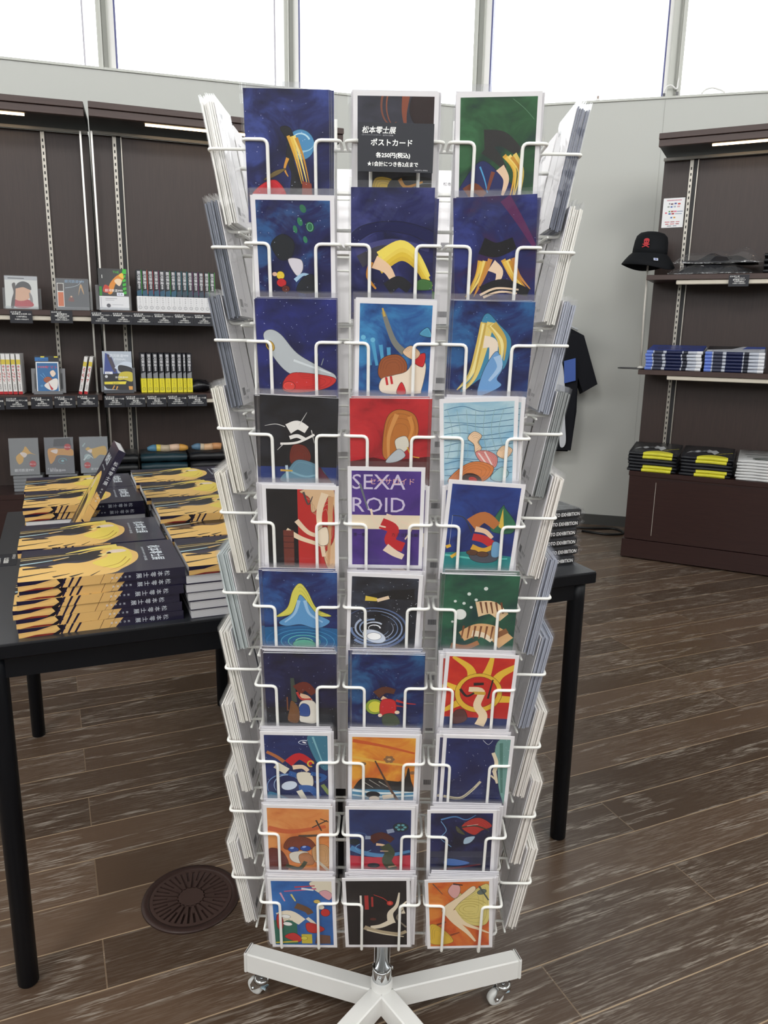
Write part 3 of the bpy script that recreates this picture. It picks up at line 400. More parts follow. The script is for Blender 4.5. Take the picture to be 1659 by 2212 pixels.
 (10, 1): (1, ('2a62a8', '3070b8', '245694'), [('p', [(.62, .92), (.76, .8), (.96, .78), (.96, .97), (.7, .97)], 'dfd6c0'), ('p', [(.76, .8), (.86, .84), (.95, .78), (.9, .7)], 'd8a0a8'), ('s', [(.24, .82), (.5, .84), (.72, .86)], .02, .03, 'c85a7a'), ('s', [(.4, .88), (.7, .9)], .03, .02, 'b83a50'), ('s', [(.5, .86), (.68, .84)], .04, .03, 'dfe2e6'), ('s', [(.18, .8), (.24, .68)], .03, .02, 'd89ab0'), ('s', [(.34, .78), (.4, .68)], .03, .02, 'd8cc70'), ('P', [(0, .05), (0, .4), (.4, .42), (.4, .05)], '2c6a58'), ('s', [(.14, .44), (.3, .48), (.48, .38)], .22, .16, 'ece2cc'), ('p', [(.1, .46), (.16, .5), (.2, .36), (.16, .26), (.1, .3)], 'b8302c'), ('e', .24, .46, .07, .04, -10, 'f2f2ee'), ('e', .26, .35, .07, .04, -10, 'f2f2ee'), ('s', [(.2, .41), (.34, .4)], .015, .01, 'b8a890'), ('s', [(.4, .62), (.56, .56), (.62, .5)], .12, .1, '6a4a30'), ('s', [(.56, .44), (.66, .36), (.7, .28)], .06, .05, 'e3dcc8'), ('p', [(.54, .36), (.66, .36), (.82, .28), (.7, .22), (.56, .24)], 'c0302c'), ('e', .84, .52, .07, .08, 0, 'c0302c'), ('e', .78, .6, .05, .05, 0, 'e8e2d2'), ('e', .72, .68, .05, .04, 0, 'c9b060'), ('p', [(.2, .16), (.34, .22), (.46, .14), (.4, .08)], 'c03030'), ('P', [(.46, .06), (.46, .2), (.62, .2), (.62, .06)], 'c9b83c'), ('e', .5, .14, .05, .04, 0, 'd8cc50'), ('P', [(.66, .06), (.7, .2), (.9, .18), (.9, .06)], '6a4a3c'), ('s', [(.06, .07), (.4, .09)], .03, .03, 'c9b83c')]),
 (10, 2): (1, ('1c1819', '231d1e', '161213'), [('s', [(.46, .77), (.6, .72), (.68, .66)], .012, .012, 'b8342c'), ('e', .70, .65, .05, .05, 0, 'b8342c'), ('e', .70, .65, .025, .025, 0, 'd85a4a'), ('P', [(.32, .56), (.32, .76), (.38, .76), (.38, .56)], 'a8302c'), ('P', [(.42, .6), (.42, .74), (.45, .74), (.45, .6)], 'a8302c'), ('P', [(.25, .54), (.25, .76), (.28, .76), (.28, .54)], 'e0dbd2'), ('s', [(.84, .8), (.8, .62), (.7, .5), (.72, .36)], .02, .12, 'e3d8c2'), ('s', [(.95, .68), (.88, .6), (.9, .5)], .02, .06, 'e3d8c2'), ('s', [(.74, .4), (.56, .32), (.4, .3)], .1, .06, 'e3d8c2'), ('s', [(.3, .3), (.5, .24), (.8, .2), (.94, .24)], .09, .06, 'b0a084'), ('s', [(.34, .26), (.6, .2), (.9, .16)], .03, .02, 'd8ccb0'), ('s', [(.9, .56), (.8, .44), (.94, .3)], .02, .03, '8a8070'), ('e', .44, .42, .05, .03, 0, '5a2a22')]),
 (10, 3): (1, ('cf6a2a', 'd8883a', 'c04a20'), [('p', [(.06, .08), (.06, .36), (.24, .3), (.4, .1)], 'd8b23c'), ('p', [(.4, .9), (.6, .78), (.94, .92), (.94, .4), (.7, .34), (.46, .5), (.44, .7)], 'd8c878')] + [('o', .66, .58, .1+.06*i, .06+.05*i, 2, 20, .012, .006, 'b8a450') for i in range(4)] + [('p', [(.3, .64), (.24, .56), (.34, .5), (.52, .68), (.74, .84), (.7, .9), (.5, .76)], 'ead6b4'), ('s', [(.3, .58), (.44, .4), (.62, .24), (.74, .1)], .14, .03, 'ead6b4'), ('s', [(.4, .56), (.56, .38), (.8, .28), (.95, .22)], .1, .02, 'ead6b4'), ('p', [(.34, .84), (.42, .94), (.52, .9), (.5, .78), (.42, .74)], 'd8a4a0'), ('s', [(.42, .94), (.56, .92)], .03, .02, '3a2c2c'), ('e', .84, .82, .07, .05, 30, '5f6a66'), ('s', [(.8, .9), (.94, .7)], .03, .02, '4a5450'), ('s', [(.12, .95), (.26, .8)], .02, .01, '6a5240'), ('s', [(.16, .36), (.3, .4)], .04, .02, '7a3a20'), ('s', [(.36, .2), (.5, .24)], .04, .02, '8a3f22')]),
}
DESC = {
 (1, 1): 'navy blue planet', (1, 2): 'dark grey white-bordered', (1, 3): 'green white-bordered', (2, 1): 'navy postcard with green coins',
 (2, 2): 'navy and yellow', (2, 3): 'navy and orange', (3, 1): 'dark blue red-and-grey', (3, 2): 'blue and red-brown white-bordered', (3, 3): 'dark blue and glowing blond',
 (4, 1): 'black and white-marked', (4, 2): 'bright red', (4, 3): 'pale blue striped', (5, 1): 'black and red split', (5, 2): 'purple large-lettered', (5, 3): 'blue and turquoise camping',
 (6, 1): 'blue rippling water', (6, 2): 'black white spiral galaxy', (6, 3): 'green and tan bubble', (7, 1): 'near-black night', (7, 2): 'dark blue yellow-glow', (7, 3): 'red and yellow sunburst',
 (8, 1): 'blue red-helmet', (8, 2): 'orange sky and sea', (8, 3): 'plain navy night', (9, 1): 'orange goggles', (9, 2): 'blue and red globe', (9, 3): 'indigo red-streaked',
 (10, 1): 'bright blue busy cartoon', (10, 2): 'black cream-swirl', (10, 3): 'orange and yellow'}
DESC[(2, 1)] = 'navy green-coin'

# ================================================================== SETTING
def st(o): o['kind'] = 'structure'; return o
fl = MB(); fl.poly([(-6, -7, 0), (7, -7, 0), (7, 7, 0), (-6, 7, 0)], FLOOR); st(fl.build('floor'))
SILL, WTOP = 2.652, 4.7
LP, LD = Vector((.338, 4.351, 0)), Vector((.956, .293, 0)).normalized()
RP, RD = Vector((.53, 4.41, 0)), Vector((.9667, -.256, 0)).normalized()
LN, RN = Vector((-LD.y, LD.x, 0)), Vector((-RD.y, RD.x, 0))
def slab(name, P, D, Nn, s0, s1, z0, z1, t0, t1, m, kind='structure'):
    b = MB(); F = axes(P, D, Nn, (0, 0, 1)); b.box((s0, t0, z0), (s1, t1, z1), m, F); o = b.build(name)
    if kind: o['kind'] = kind
    return o
slab('wall_left', LP, LD, LN, -4.6, .204, 0, SILL, 0, .14, WALL)
slab('wall_right', RP, RD, RN, -.012, 4.2, 0, SILL, 0, .14, WALL)
slab('trim_1', LP, LD, LN, -4.6, .19, SILL, SILL+.012, -.012, .16, FRAME)        # sill boards
slab('trim_2', RP, RD, RN, -.0, 4.2, SILL, SILL+.012, -.012, .16, FRAME)
slab('baseboard_left', LP, LD, LN, -4.6, .19, 0, .07, -.012, 0, mat('4a4a48', .5))
slab('baseboard_right', RP, RD, RN, -.0, 4.2, 0, .07, -.012, 0, mat('4a4a48', .5))
slab('wall_joint', RP, RD, RN, 1.128, 1.131, .07, SILL-.002, -.0012, 0, mat('b4b5b0', .8))
cb = MB(); cb.poly([(-7, -8, WTOP+.2), (8, -8, WTOP+.2), (8, 6, WTOP+.2), (-7, 6, WTOP+.2)], WALL); st(cb.build('ceiling'))
RING = [(4.59, 3.334), (5.7, -1.0), (4.2, -5.4), (0, -6.8), (-4.2, -5.4), (-5.4, -1.0), (-4.06, 3.003)]
for i in range(6):                                       # the rest of the round room, behind and beside the viewer
    a, b_ = Vector(RING[i]+(0,)), Vector(RING[i+1]+(0,)); D = (b_-a).normalized()
    slab('wall_rear_%d' % (i+1), a, D, Vector((-D.y, D.x, 0)), 0, (b_-a).length, 0, SILL, -.14, 0, WALL)
def mullion(n, P, D, Nn, s0, s1, gasket):
    b = MB(); F = axes(P, D, Nn, (0, 0, 1)); w = s1-s0; z0, z1 = SILL+.012, WTOP+.2
    b.box((s0, .03, z0), (s0+w*.62, .13, z1), FRAME, F)
    b.box((s0+w*.16, .015, z0), (s0+w*.26, .03, z1), FRAME, F); b.box((s0+w*.30, .02, z0), (s0+w*.52, .03, z1), FRAMED, F)
    b.box((s0+w*.62, .05, z0), (s1-.01, .13, z1), WHITEP, F); b.box((s1-.01, .05, z0), (s1, .13, z1), mat('55588a', .4), F)
    if gasket is not None: b.box((gasket, .07, z0), (gasket+.009, .12, z1), mat('bdbac4', .4), F)
    st(b.build('trim_%d' % n))
mullion(3, LP, LD, LN, -2.081, -1.978, -2.158); mullion(4, LP, LD, LN, -1.037, -.938, -1.090)
def mullion_m(n, P, D, Nn, s0, s1):                     # seen from its other flank: gasket on the left
    b = MB(); F = axes(P, D, Nn, (0, 0, 1)); w = s1-s0; z0, z1 = SILL+.012, WTOP+.2
    b.box((s0, .05, z0), (s0+.009, .13, z1), mat('55588a', .4), F); b.box((s0+.009, .05, z0), (s0+w*.3, .13, z1), WHITEP, F)
    b.box((s0+w*.3, .03, z0), (s1, .13, z1), FRAME, F); b.box((s0+w*.62, .02, z0), (s0+w*.7, .03, z1), FRAMED, F); b.box((s0+w*.8, .015, z0), (s1, .03, z1), FRAME, F)
    st(b.build('trim_%d' % n))
mullion(5, RP, RD, RN, -.053, .062, None); mullion_m(6, RP, RD, RN, 1.105, 1.212); mullion_m(7, RP, RD, RN, 2.25, 2.36); mullion(8, LP, LD, LN, -3.12, -3.02, None)
for k, (P, D, Nn, a, b_) in enumerate(((LP, LD, LN, -4.6, -3.12), (LP, LD, LN, -3.02, -2.081), (LP, LD, LN, -1.978, -1.037), (LP, LD, LN, -.938, .13), (RP, RD, RN, .062, 1.105), (RP, RD, RN, 1.212, 2.25), (RP, RD, RN, 2.36, 4.2))):
    p = MB(); F = axes(P, D, Nn, (0, 0, 1)); p.box((a, .085, SILL+.012), (b_, .091, WTOP+.2), GLASS, F); st(p.build('window_%d' % (k+1)))

# ================================================================== POSTCARD RACK
PP, SP, ZT = .12, .11421, 1.47                          # pocket pitch, row pitch, height of the top row's wires
DEP, HALF, RC = .048, .18, Vector((0, .228, 0))         # basket depth, half width of the core, centre of the core
CW, CH = .0975, .1425
LEAN = R(10.5)
rack = thing('postcard_rack', 'tall white wire spinner rack of postcards on a wheeled base', 'display rack', Tr(0, 0, 0))
def pocket_mb():
    b = MB(); r = .0021
    for s in (-1, 1):
        j = s*(PP/2-.0035); v = s*.0278
        b.tube(bend([(s*(PP/2-.018), DEP, 0), (j, DEP, 0), (j, 0, 0), (v, 0, 0), (v, .0135, -.0925), (v, DEP, -.0925)], .007), r, WIRE, 8)
    b.tube([(-PP/2+.012, DEP, -.0925), (PP/2-.012, DEP, -.0925)], r, WIRE, 6)
    b.tube([(-PP/2+.012, .034, -.0925-.003), (PP/2-.012, .034, -.0925-.003)], r*.8, WIRE, 6)
    return b.mesh('wire_pocket')
PM = pocket_mb()
def face(side):                                          # frame of a rack face: 0 front, 1 left, 2 right, 3 back
    return Tr(RC.x, RC.y, 0) @ Rz((0, -pi/2, pi/2, pi)[side]) @ Tr(-RC.x, -RC.y, 0)
for side in (0, 1, 2):
    for r in range(10):
        for c in range(3):
            o = bpy.data.objects.new('wire_pocket', PM); C.objects.link(o); o.parent = rack
            o.matrix_local = face(side) @ Tr((c-1)*PP, 0, ZT-r*SP)
b = MB(); y0, y1 = DEP, RC.y*2-DEP
for fx in (0, 1, 2, 3):
    F = face(fx)
    for xx in (-HALF+.012, -PP/2-.012, -PP/2+.012, PP/2-.012, PP/2+.012, HALF-.012):
        b.tube([(xx, DEP+.0035, ZT+.035), (xx, DEP+.0035, ZT-9*SP-.1)], .0019, WIRE, 6, True, F)
for r in range(10):
    for dz in (.0, -.0925):
        z = ZT-r*SP+dz; q = .003
        b.tube(bend([(-HALF, y0+q, z), (HALF, y0+q, z), (HALF, y1-q, z), (-HALF, y1-q, z), (-HALF, y0+q, z)], .01), .0021, WIRE, 6)
b.build('core_frame', rack)
HUB = Vector((.004, .203, 0))
b = MB(); b.cyl((HUB.x, HUB.y, .12), (HUB.x, HUB.y, ZT+.02), .0135, CHROME, 20)
for zz in (ZT-.02, ZT-5*SP, ZT-9*SP-.06):                # spokes that carry the frame on the pole
    b.tube([(-HALF, RC.y, zz), (HALF, RC.y, zz)], .0028, WIRE, 6); b.tube([(0, y0, zz), (0, y1, zz)], .0028, WIRE, 6)
b.build('pole', rack)
b = MB(); b.lathe([(.0155, 0), (.0175, .002), (.0175, .024), (.0155, .026)], CHROME, 24, Tr(HUB.x, HUB.y, .116))
for a in (20, 140, 260): b.cyl((HUB.x+.017*cos(R(a)), HUB.y+.017*sin(R(a)), .134), (HUB.x+.021*cos(R(a)), HUB.y+.021*sin(R(a)), .134), .003, CHROME, 8)
b.build('collar', rack)
b = MB(); b.lathe([(.0190, .054), (.0195, .056), (.0195, .115), (.0185, .117)], WHITEP, 28, Tr(HUB.x, HUB.y, 0)); b.build('base_hub', rack)
def caster():
    t = MB(); t.lathe([(.012, .052), (.017, .050), (.018, .043), (.012, .040)], CHROME, 20); t.cyl((0, 0, .05), (0, 0, .068), .005, CHROME, 10)
    for s in (-1, 1):
        t.add([(-.006, s*.0085, .044), (.016, s*.0085, .044), (.026, s*.0085, .024), (.022, s*.0085, .012), (.012, s*.0085, .018), (-.006, s*.0085, .034),
               (-.006, s*.0105, .044), (.016, s*.0105, .044), (.026, s*.0105, .024), (.022, s*.0105, .012), (.012, s*.0105, .018), (-.006, s*.0105, .034)],
              [(0, 1, 2, 3, 4, 5), (11, 10, 9, 8, 7, 6)]+[(i, (i+1) % 6, 6+(i+1) % 6, 6+i) for i in range(6)], CHROME)
    t.cyl((.018, -.013, .019), (.018, .013, .019), .003, CHROME, 8)
    w_ = MB(); w_.lathe([(.006, -.007), (.016, -.0075), (.019, -.005), (.019, .005), (.016, .0075), (.006, .007)], mat('dfe0de', .35), 28, Tr(.018, 0, .019) @ Rx(pi/2))
    k_ = MB(); k_.box((-.014, -.007, .026), (.0, .007, .030), mat('b8d0dc', .3)); k_.box((-.016, -.005, .022), (-.010, .005, .030), CHROME)
    return t.mesh('caster'), w_.mesh('wheel'), k_.mesh('brake_lever')
CM = caster()
for ang, Ln, ca in ((162.5, .272, 150), (17, .274, 200), (-90-36, .30, 100), (-90+36, .30, 60), (90, .27, 20)):
    F = Tr(HUB.x, HUB.y, 0) @ Rz(R(ang)); b = MB()
    b.rbox((.012, -.0150, .058), (Ln-.006, .0150, .100), WHITEP, .0022, F); b.rbox((Ln-.0065, -.0158, .0572), (Ln, .0158, .1008), WHITEP, .002, F)
    arm = b.build('base_arm', rack)
    for nm, me in zip(('caster', 'wheel', 'brake_lever'), CM):
        o = bpy.data.objects.new(nm, me); C.objects.link(o)
        if nm == 'caster': o.parent = arm; o.matrix_local = F @ Tr(Ln-.03, 0, 0) @ Rz(R(ca-ang)) @ Matrix.Scale(.86, 4); cst = o
        else: o.parent = cst if False else arm; o.matrix_local = F @ Tr(Ln-.03, 0, 0) @ Rz(R(ca-ang)) @ Matrix.Scale(.86, 4)

# ---- cards. local frame: x across, z up from the foot, front face towards -y
ORD = ('top', 'second', 'third', 'fourth', 'fifth', 'sixth', 'seventh', 'eighth', 'ninth', 'bottom')
COLN = ('left', 'middle', 'right')
def card_body(m_edge=PAPER, t=.0012):
    b = MB(); b.box((-CW/2, 0, 0), (CW/2, t, CH), m_edge); return b.mesh('postcard')
def sleeve_mesh():
    b = MB(); w, h = CW/2+.0035, CH+.0075
    nx, nz = 4, 8                                        # slightly billowed film, front and back, closed at the rims
    def sheet(y, s):
        vs = []; fs = []
        for j in range(nz+1):
            for i in range(nx+1):
                u, v = i/nx, j/nz; bl = s*.0007*sin(pi*u)*sin(pi*v)
                vs.append(((2*u-1)*w, y+bl, -.002+v*(h+.002)))
        for j in range(nz):
            for i in range(nx): a = j*(nx+1)+i; fs.append((a, a+1, a+nx+2, a+nx+1) if s < 0 else (a, a+nx+1, a+nx+2, a+1))
        b.add(vs, fs, SLEEVE, True)
    sheet(-.0005, -1); sheet(.0016, 1)
    for s in (-1, 1): b.poly([(s*w, -.0005, -.002), (s*w, .0016, -.002), (s*w, .0016, h), (s*w, -.0005, h)], SLEEVE)
    b.poly([(-w, -.0005, -.002), (w, -.0005, -.002), (w, .0016, -.002), (-w, .0016, -.002)], SLEEVE)
    return b.mesh('sleeve')
SLM = sleeve_mesh(); BODY = card_body()
def new(name, me, parent, M=None):
    o = bpy.data.objects.new(name, me); C.objects.link(o); o.parent = parent
    if M is not None: o.matrix_local = M
    return o
POSE = {(1, 1): (-.0048, .0522, -.27), (1, 2): (.0004, .0516, .0), (1, 3): (-.0007, .0525, 1.86), (2, 1): (.002, .0534, .1), (2, 2): (-.0007, .0638, .44), (2, 3): (.002, .0565, 3.6),
 (3, 1): (.0046, .0517, -.1), (3, 2): (.0044, .0523, -.84), (3, 3): (.0027, .0527, -.2), (4, 1): (.0052, .0499, -2.1), (4, 2): (-.0007, .0491, .46), (4, 3): (-.007, .0518, 3.), (5, 1): (.0076, .0521, -.4), (5, 2): (-.0028, .079, .2), (5, 3): (.0005, .0614, -3.1),
 (6, 1): (.006, .0524, -.4), (6, 2): (-.0036, .0513, -1.6), (6, 3): (.0035, .0524, -.6), (7, 1): (.0059, .053, .15), (7, 2): (.0038, .0535, -.1), (7, 3): (.0071, .057, -1.7), (8, 1): (-.0011, .051, .1), (8, 2): (-.0003, .0502, -.4), (8, 3): (.0091, .0512, -.55),
 (9, 1): (.0003, .0523, -.56), (9, 2): (-.0026, .053, .8), (9, 3): (-.0069, .0499, 1.5), (10, 1): (.0054, .0484, .9), (10, 2): (-.0056, .0519, 1.9), (10, 3): (-.0049, .0533, 3.8)}
PITCHN = .0027                                           # spacing of the sleeved cards in a pack
rnd = random.Random(3)
for (r, c), (bord, bgc, shp) in ARTS.items():
    M0 = Tr((c-2)*PP, .0012, ZT-(r-1)*SP) @ Rx(LEAN)     # plane of the pack's front card; its z axis runs up the card
    rect = (.052, .036, .948, .964) if bord else (.0, .0, 1, 1)
    b = MB(); art(b, rect, neb(*bgc), shp, CW, CH, Tr(-CW/2, -.00005, 0) @ UPR)
    pm = b.mesh('picture')
    dx, top, rl = POSE[(r, c)]
    n = 4 if r <= 3 else 5 if r <= 6 else 6
    desc = DESC[(r, c)]
    for k in range(n):
        if k == 0: x, t_, a = dx, top, rl
        else: x, t_, a = dx*.3+rnd.uniform(-.003, .0045), min(top, .054)+rnd.uniform(-.0016, .001), rnd.uniform(-.7, .7)
        o = bpy.data.objects.new('postcard', BODY); C.objects.link(o)
        o.matrix_world = M0 @ Tr(x, k*PITCHN, t_-CH) @ Tr(0, 0, CH/2) @ Ry(R(-a)) @ Tr(0, 0, -CH/2)
        new('picture', pm, o); new('sleeve', SLM, o)
        if k == 0: tag(o, f"{desc} postcard facing front, {COLN[c-1]} pocket of the {ORD[r-1]} rack row", 'postcard', 'postcards facing front on the rack')
        else: tag(o, f"sleeved postcard packed behind the {desc} postcard on the rack", 'postcard', f"cards behind the {desc} postcard")
# side packs seen on edge
EDGE_L = ['f1efe9', '777c88', '737884', 'e9e5da', 'e9e5da', 'b9c2c2', 'e9e6de', 'ebe8e1', 'ebe8e1', 'efece6']
EDGE_R = ['6c7180', 'eceae2', 'a8adba', '8f9392', 'efeae2', 'a0a5b2', 'a2a7b4', 'efeae2', 'efeae2', 'f0ece4']
def back_print():
    b = MB(); M = Tr(CW/2, .0014, 0) @ Rz(pi) @ UPR
    ink = mat('55555c', .6)
    letters(b, '松本零士展', .012, .128, .008, ink, M); b.box((.048, .0, .02), (.0484, .0001, .12), ink, Tr(-CW/2, .0013, 0))
    letters(b, 'POST CARD', .060, .132, .005, ink, M)
    for i in range(16): b.poly([(.010+.0011*i, .012, 0), (.010+.0011*i+.0006*(1+i % 2*.5), .012, 0), (.010+.0011*i+.0006*(1+i % 2*.5), .022, 0), (.010+.0011*i, .022, 0)], ink, M)
    letters(b, 'プリント 日本製', .010, .006, .0045, ink, M); letters(b, '松本零士展', .034, .014, .005, ink, M)
    return b.mesh('lettering')
BACKP = back_print()
EDGEM = {h: card_body(mat(h, .6), .0021) for h in set(EDGE_L+EDGE_R)}
for side, c, cols, nm in ((1, 1, EDGE_L, 'left'), (2, -1, EDGE_R, 'right')):
    F = face(side)
    for r in range(10):
        n = 7
        for k in range(n):
            o = bpy.data.objects.new('postcard', EDGEM[cols[r]] if k < n-1 else BODY); C.objects.link(o)
            t_ = .0535+rnd.uniform(-.0018, .0018); a = rnd.uniform(-.8, .8)
            o.matrix_world = F @ Tr(c*PP+rnd.uniform(-.0025, .0025), .0012, ZT-r*SP) @ Rx(LEAN+R(rnd.uniform(-.3, .3))) @ Tr(0, k*.0027, t_-CH) @ Tr(0, 0, CH/2) @ Ry(R(a)) @ Tr(0, 0, -CH/2)
            new('sleeve', SLM, o)
            if k == n-1: new('lettering', BACKP, o)
            tag(o, f"sleeved postcard seen edge-on in the near pocket of the rack's {nm} side, {ORD[r]} row" , 'postcard', f"edge-on pack on the rack's {nm} side, {ORD[r]} row")
# the packs further round the rack, of which only slivers show
b = MB()
for side, cs in ((1, (0, -1)), (2, (0, 1)), (3, (-1, 0, 1))):
    for r in range(10):
        for c in cs:
            F = face(side) @ Tr(c*PP+rnd.uniform(-.003, .003), .0015, ZT-r*SP) @ Rx(LEAN)
            col = mat(rnd.choice(['efece6', 'e6e4e0', '9298a4', 'e9e6de']), .6)
            for k in range(5): b.box((-CW/2, k*.0036, .053-CH), (CW/2, k*.0036+.0014, .053+rnd.uniform(-.002, .002)), col if k < 4 else PAPER, F)
            M = F @ Tr(CW/2, .0160, .053-CH) @ Rz(pi) @ UPR
            for i in range(14): b.poly([(.010+.0012*i, .012, 0), (.010+.0012*i+.0007, .012, 0), (.010+.0012*i+.0007, .022, 0), (.010+.0012*i, .022, 0)], mat('55555c', .6), M)
            letters(b, '松本零士展', .012, .118, .007, mat('55555c', .6), M)
o = b.build('postcard_stock'); tag(o, 'white postcard packs in the far side and back pockets of the rack', 'postcards', None, 'stuff')

# price sign hung on the wires of the top row
s_o = Vector((.0008, -.0135, ZT-.0357)); SW, SH = .0862, .0520
sg = thing('price_sign', 'black price sign hung on the middle pocket of the top row', 'sign', Tr(*s_o) @ Ry(R(.6)))
b = MB(); b.box((-SW/2, 0, 0), (SW/2, .001, SH), TAGB); b.build('sign_board', sg)
b = MB(); M = Tr(-SW/2, -.0003, 0) @ UPR
letters(b, '松本零士展', .0040, .0410, .0080, WINK, M, 0, .038, .18, .0002); letters(b, 'LEIJI MATSUMOTO EXHIBITION', .004, .0382, .0016, mat('8f9096', .6), M, 0, .022); letters(b, '創作の旅路', .028, .0380, .0018, mat('b0b0b4', .6), M, 0, .012)
letters(b, 'ポストカード', .0145, .0280, .0080, WINK, M, 0, .047, 0, .0003); letters(b, '各250円(税込)', .0205, .0155, .0060, WINK, M, 0, .039, 0, .0003)
letters(b, '★1会計につき各2点まで', .0110, .0062, .0056, WINK, M, 0, .058, 0, .0002); letters(b, '©松本零士/零時社', .0655, .0018, .0018, mat('b8b8bc', .6), M, 0, .015)
b.build('lettering', sg)

# ================================================================== TABLES
TD = Vector((.9203, .3912, 0)); TN = Vector((-TD.y, TD.x, 0)); TO = Vector((-.69, .296, 0))
TA = math.atan2(TD.y, TD.x); TZ = .718
def tab(a, b, z=TZ): p = TO+TD*a+TN*b; return Tr(p.x, p.y, z) @ Rz(TA)
def table(a0, a1, label):
    t = thing('display_table', label, 'table', tab((a0+a1)/2, .51, 0), 'black display tables behind the rack')
    hw, hd = (a1-a0)/2, .51
    b = MB(); b.rbox((-hw, -hd-.03, .690), (hw, hd+.03, TZ-.002), BLACKT, .002); b.box((-hw+.002, -hd-.028, TZ-.002), (hw-.002, hd+.028, TZ), GLARETOP); b.build('tabletop', t)  # thin top sheet: window glare on the black laminate painted as lighter colour
    b = MB(); x, y = hw-.045, hd-.0
    b.box((-x, -y-.012, .648), (x, -y+.010, .696), BLACKT); b.box((-x, y-.010, .648), (x, y+.012, .696), BLACKT)
    b.box((-x-.012, -y, .648), (-x+.01, y, .696), BLACKT); b.box((x-.01, -y, .648), (x+.012, y, .696), BLACKT); b.build('apron', t)
    for sx in (-1, 1):
        for sy in (-1, 1):
            b = MB(); X, Y = sx*(hw-.032), sy*hd; b.lathe([(.0175, 0), (.0195, .003), (.0200, .648), (.0200, .695)], BLACKT, 20, Tr(X, Y, 0)); b.build('leg', t)
table(-.032, .612, 'black table under the stacked golden-haired catalogues, left of the rack')
table(.616, 1.272, 'black table carrying the wrapped EXHIBITION packs, right of the rack')

# ---- exhibition catalogues. local: x along the book's height (0..BL), y across from the spine (0..BW), z up (0..BT)
BL, BW, BT = .285, .208, .0170
NAVY, GLD, GLD2, GDK, BLK = '1e1a34', 'e3b25a', 'ecd058', '2a1c18', '17161a'
COVER = [('P', [(0, .30), (0, .80), (.3, .84), (.5, .74), (.62, .66), (.66, .9), (.6, 1), (.0, 1)], '1b1830'), ('p', [(0, .46), (.2, .52), (.42, .50), (.55, .56), (.5, .78), (.3, .80), (.0, .76)], '1a191c'),
  ('p', [(.0, .44), (.14, .40), (.26, .46), (.36, .43), (.44, .48), (.52, .62), (.5, .74), (.56, .86), (.64, .90), (.70, .74), (.74, .60), (.72, .36), (.62, .14), (.5, .0), (.02, -.02)], 'ebbf70'),
  ('p', [(.44, .38), (.54, .56), (.54, .74), (.60, .86), (.66, .82), (.70, .62), (.68, .34), (.58, .16)], 'ecd45e'), ('p', [(.54, .70), (.58, .78), (.65, .78), (.67, .70), (.6, .67)], 'e8d2c0'), ('p', [(.53, .66), (.56, .72), (.57, .66)], '2a1e20'),
  ('s', [(.62, .92), (.48, .90), (.28, .78)], .10, .01, 'ead268'), ('s', [(.58, .84), (.46, .82), (.36, .72)], .05, .01, 'e0bc58'), ('s', [(0, .66), (.2, .70), (.42, .76)], .016, .008, 'd8c088'), ('s', [(0, .72), (.18, .74), (.34, .74)], .014, .006, 'caa868'), ('s', [(0, .52), (.18, .58), (.30, .66)], .03, .006, 'a9c4cc'), ('s', [(.2, .58), (.3, .64)], .03, .006, 'e0b060'),
  ('s', [(.12, .38), (.02, .37)], .05, .03, GDK), ('p', [(.08, .40), (.14, .35), (.20, .36), (.16, .41)], GDK), ('s', [(.22, .24), (.1, .18), (0, .14)], .004, .03, GDK), ('s', [(.3, .12), (.2, .06)], .004, .03, GDK), ('s', [(.38, .10), (.3, .02)], .004, .03, GDK), ('s', [(.48, .12), (.42, 0)], .003, .012, GDK),
  ('s', [(.66, .5), (.6, .3), (.5, .22)], .006, .003, 'b98a3c'), ('s', [(.68, .42), (.62, .22), (.54, .12)], .006, .003, 'b98a3c'), ('s', [(.5, .6), (.54, .68)], .05, .01, 'f0dc8a')]
SPINE = [('P', [(0, 0), (0, 1), (.62, 1), (.57, 0)], 'd6ac6c'), ('P', [(0, .55), (.0, 1), (.2, 1), (.1, .62)], NAVY), ('p', [(0, .3), (.16, .62), (.24, .98), (.34, 1), (.22, .5), (.02, .05)], 'e0b670'), ('P', [(.02, 0), (.1, .2), (.22, .18), (.19, 0)], '7a2a24'),
  ('P', [(.19, 0), (.24, .5), (.22, .98), (.26, .98), (.27, .5), (.23, 0)], '1c1820')] + [('P', [(.24+.04*i, 0), (.265+.045*i, 1), (.280+.045*i, 1), (.25+.042*i, 0)], NAVY) for i in range(3)] + [('P', [(.47, 0), (.50, 1), (.503, 1), (.473, 0)], GDK), ('P', [(.53, 0), (.57, 1), (.572, 1), (.532, 0)], GDK)]
NAVYM = mat(NAVY, .28, 0, .5, .3)
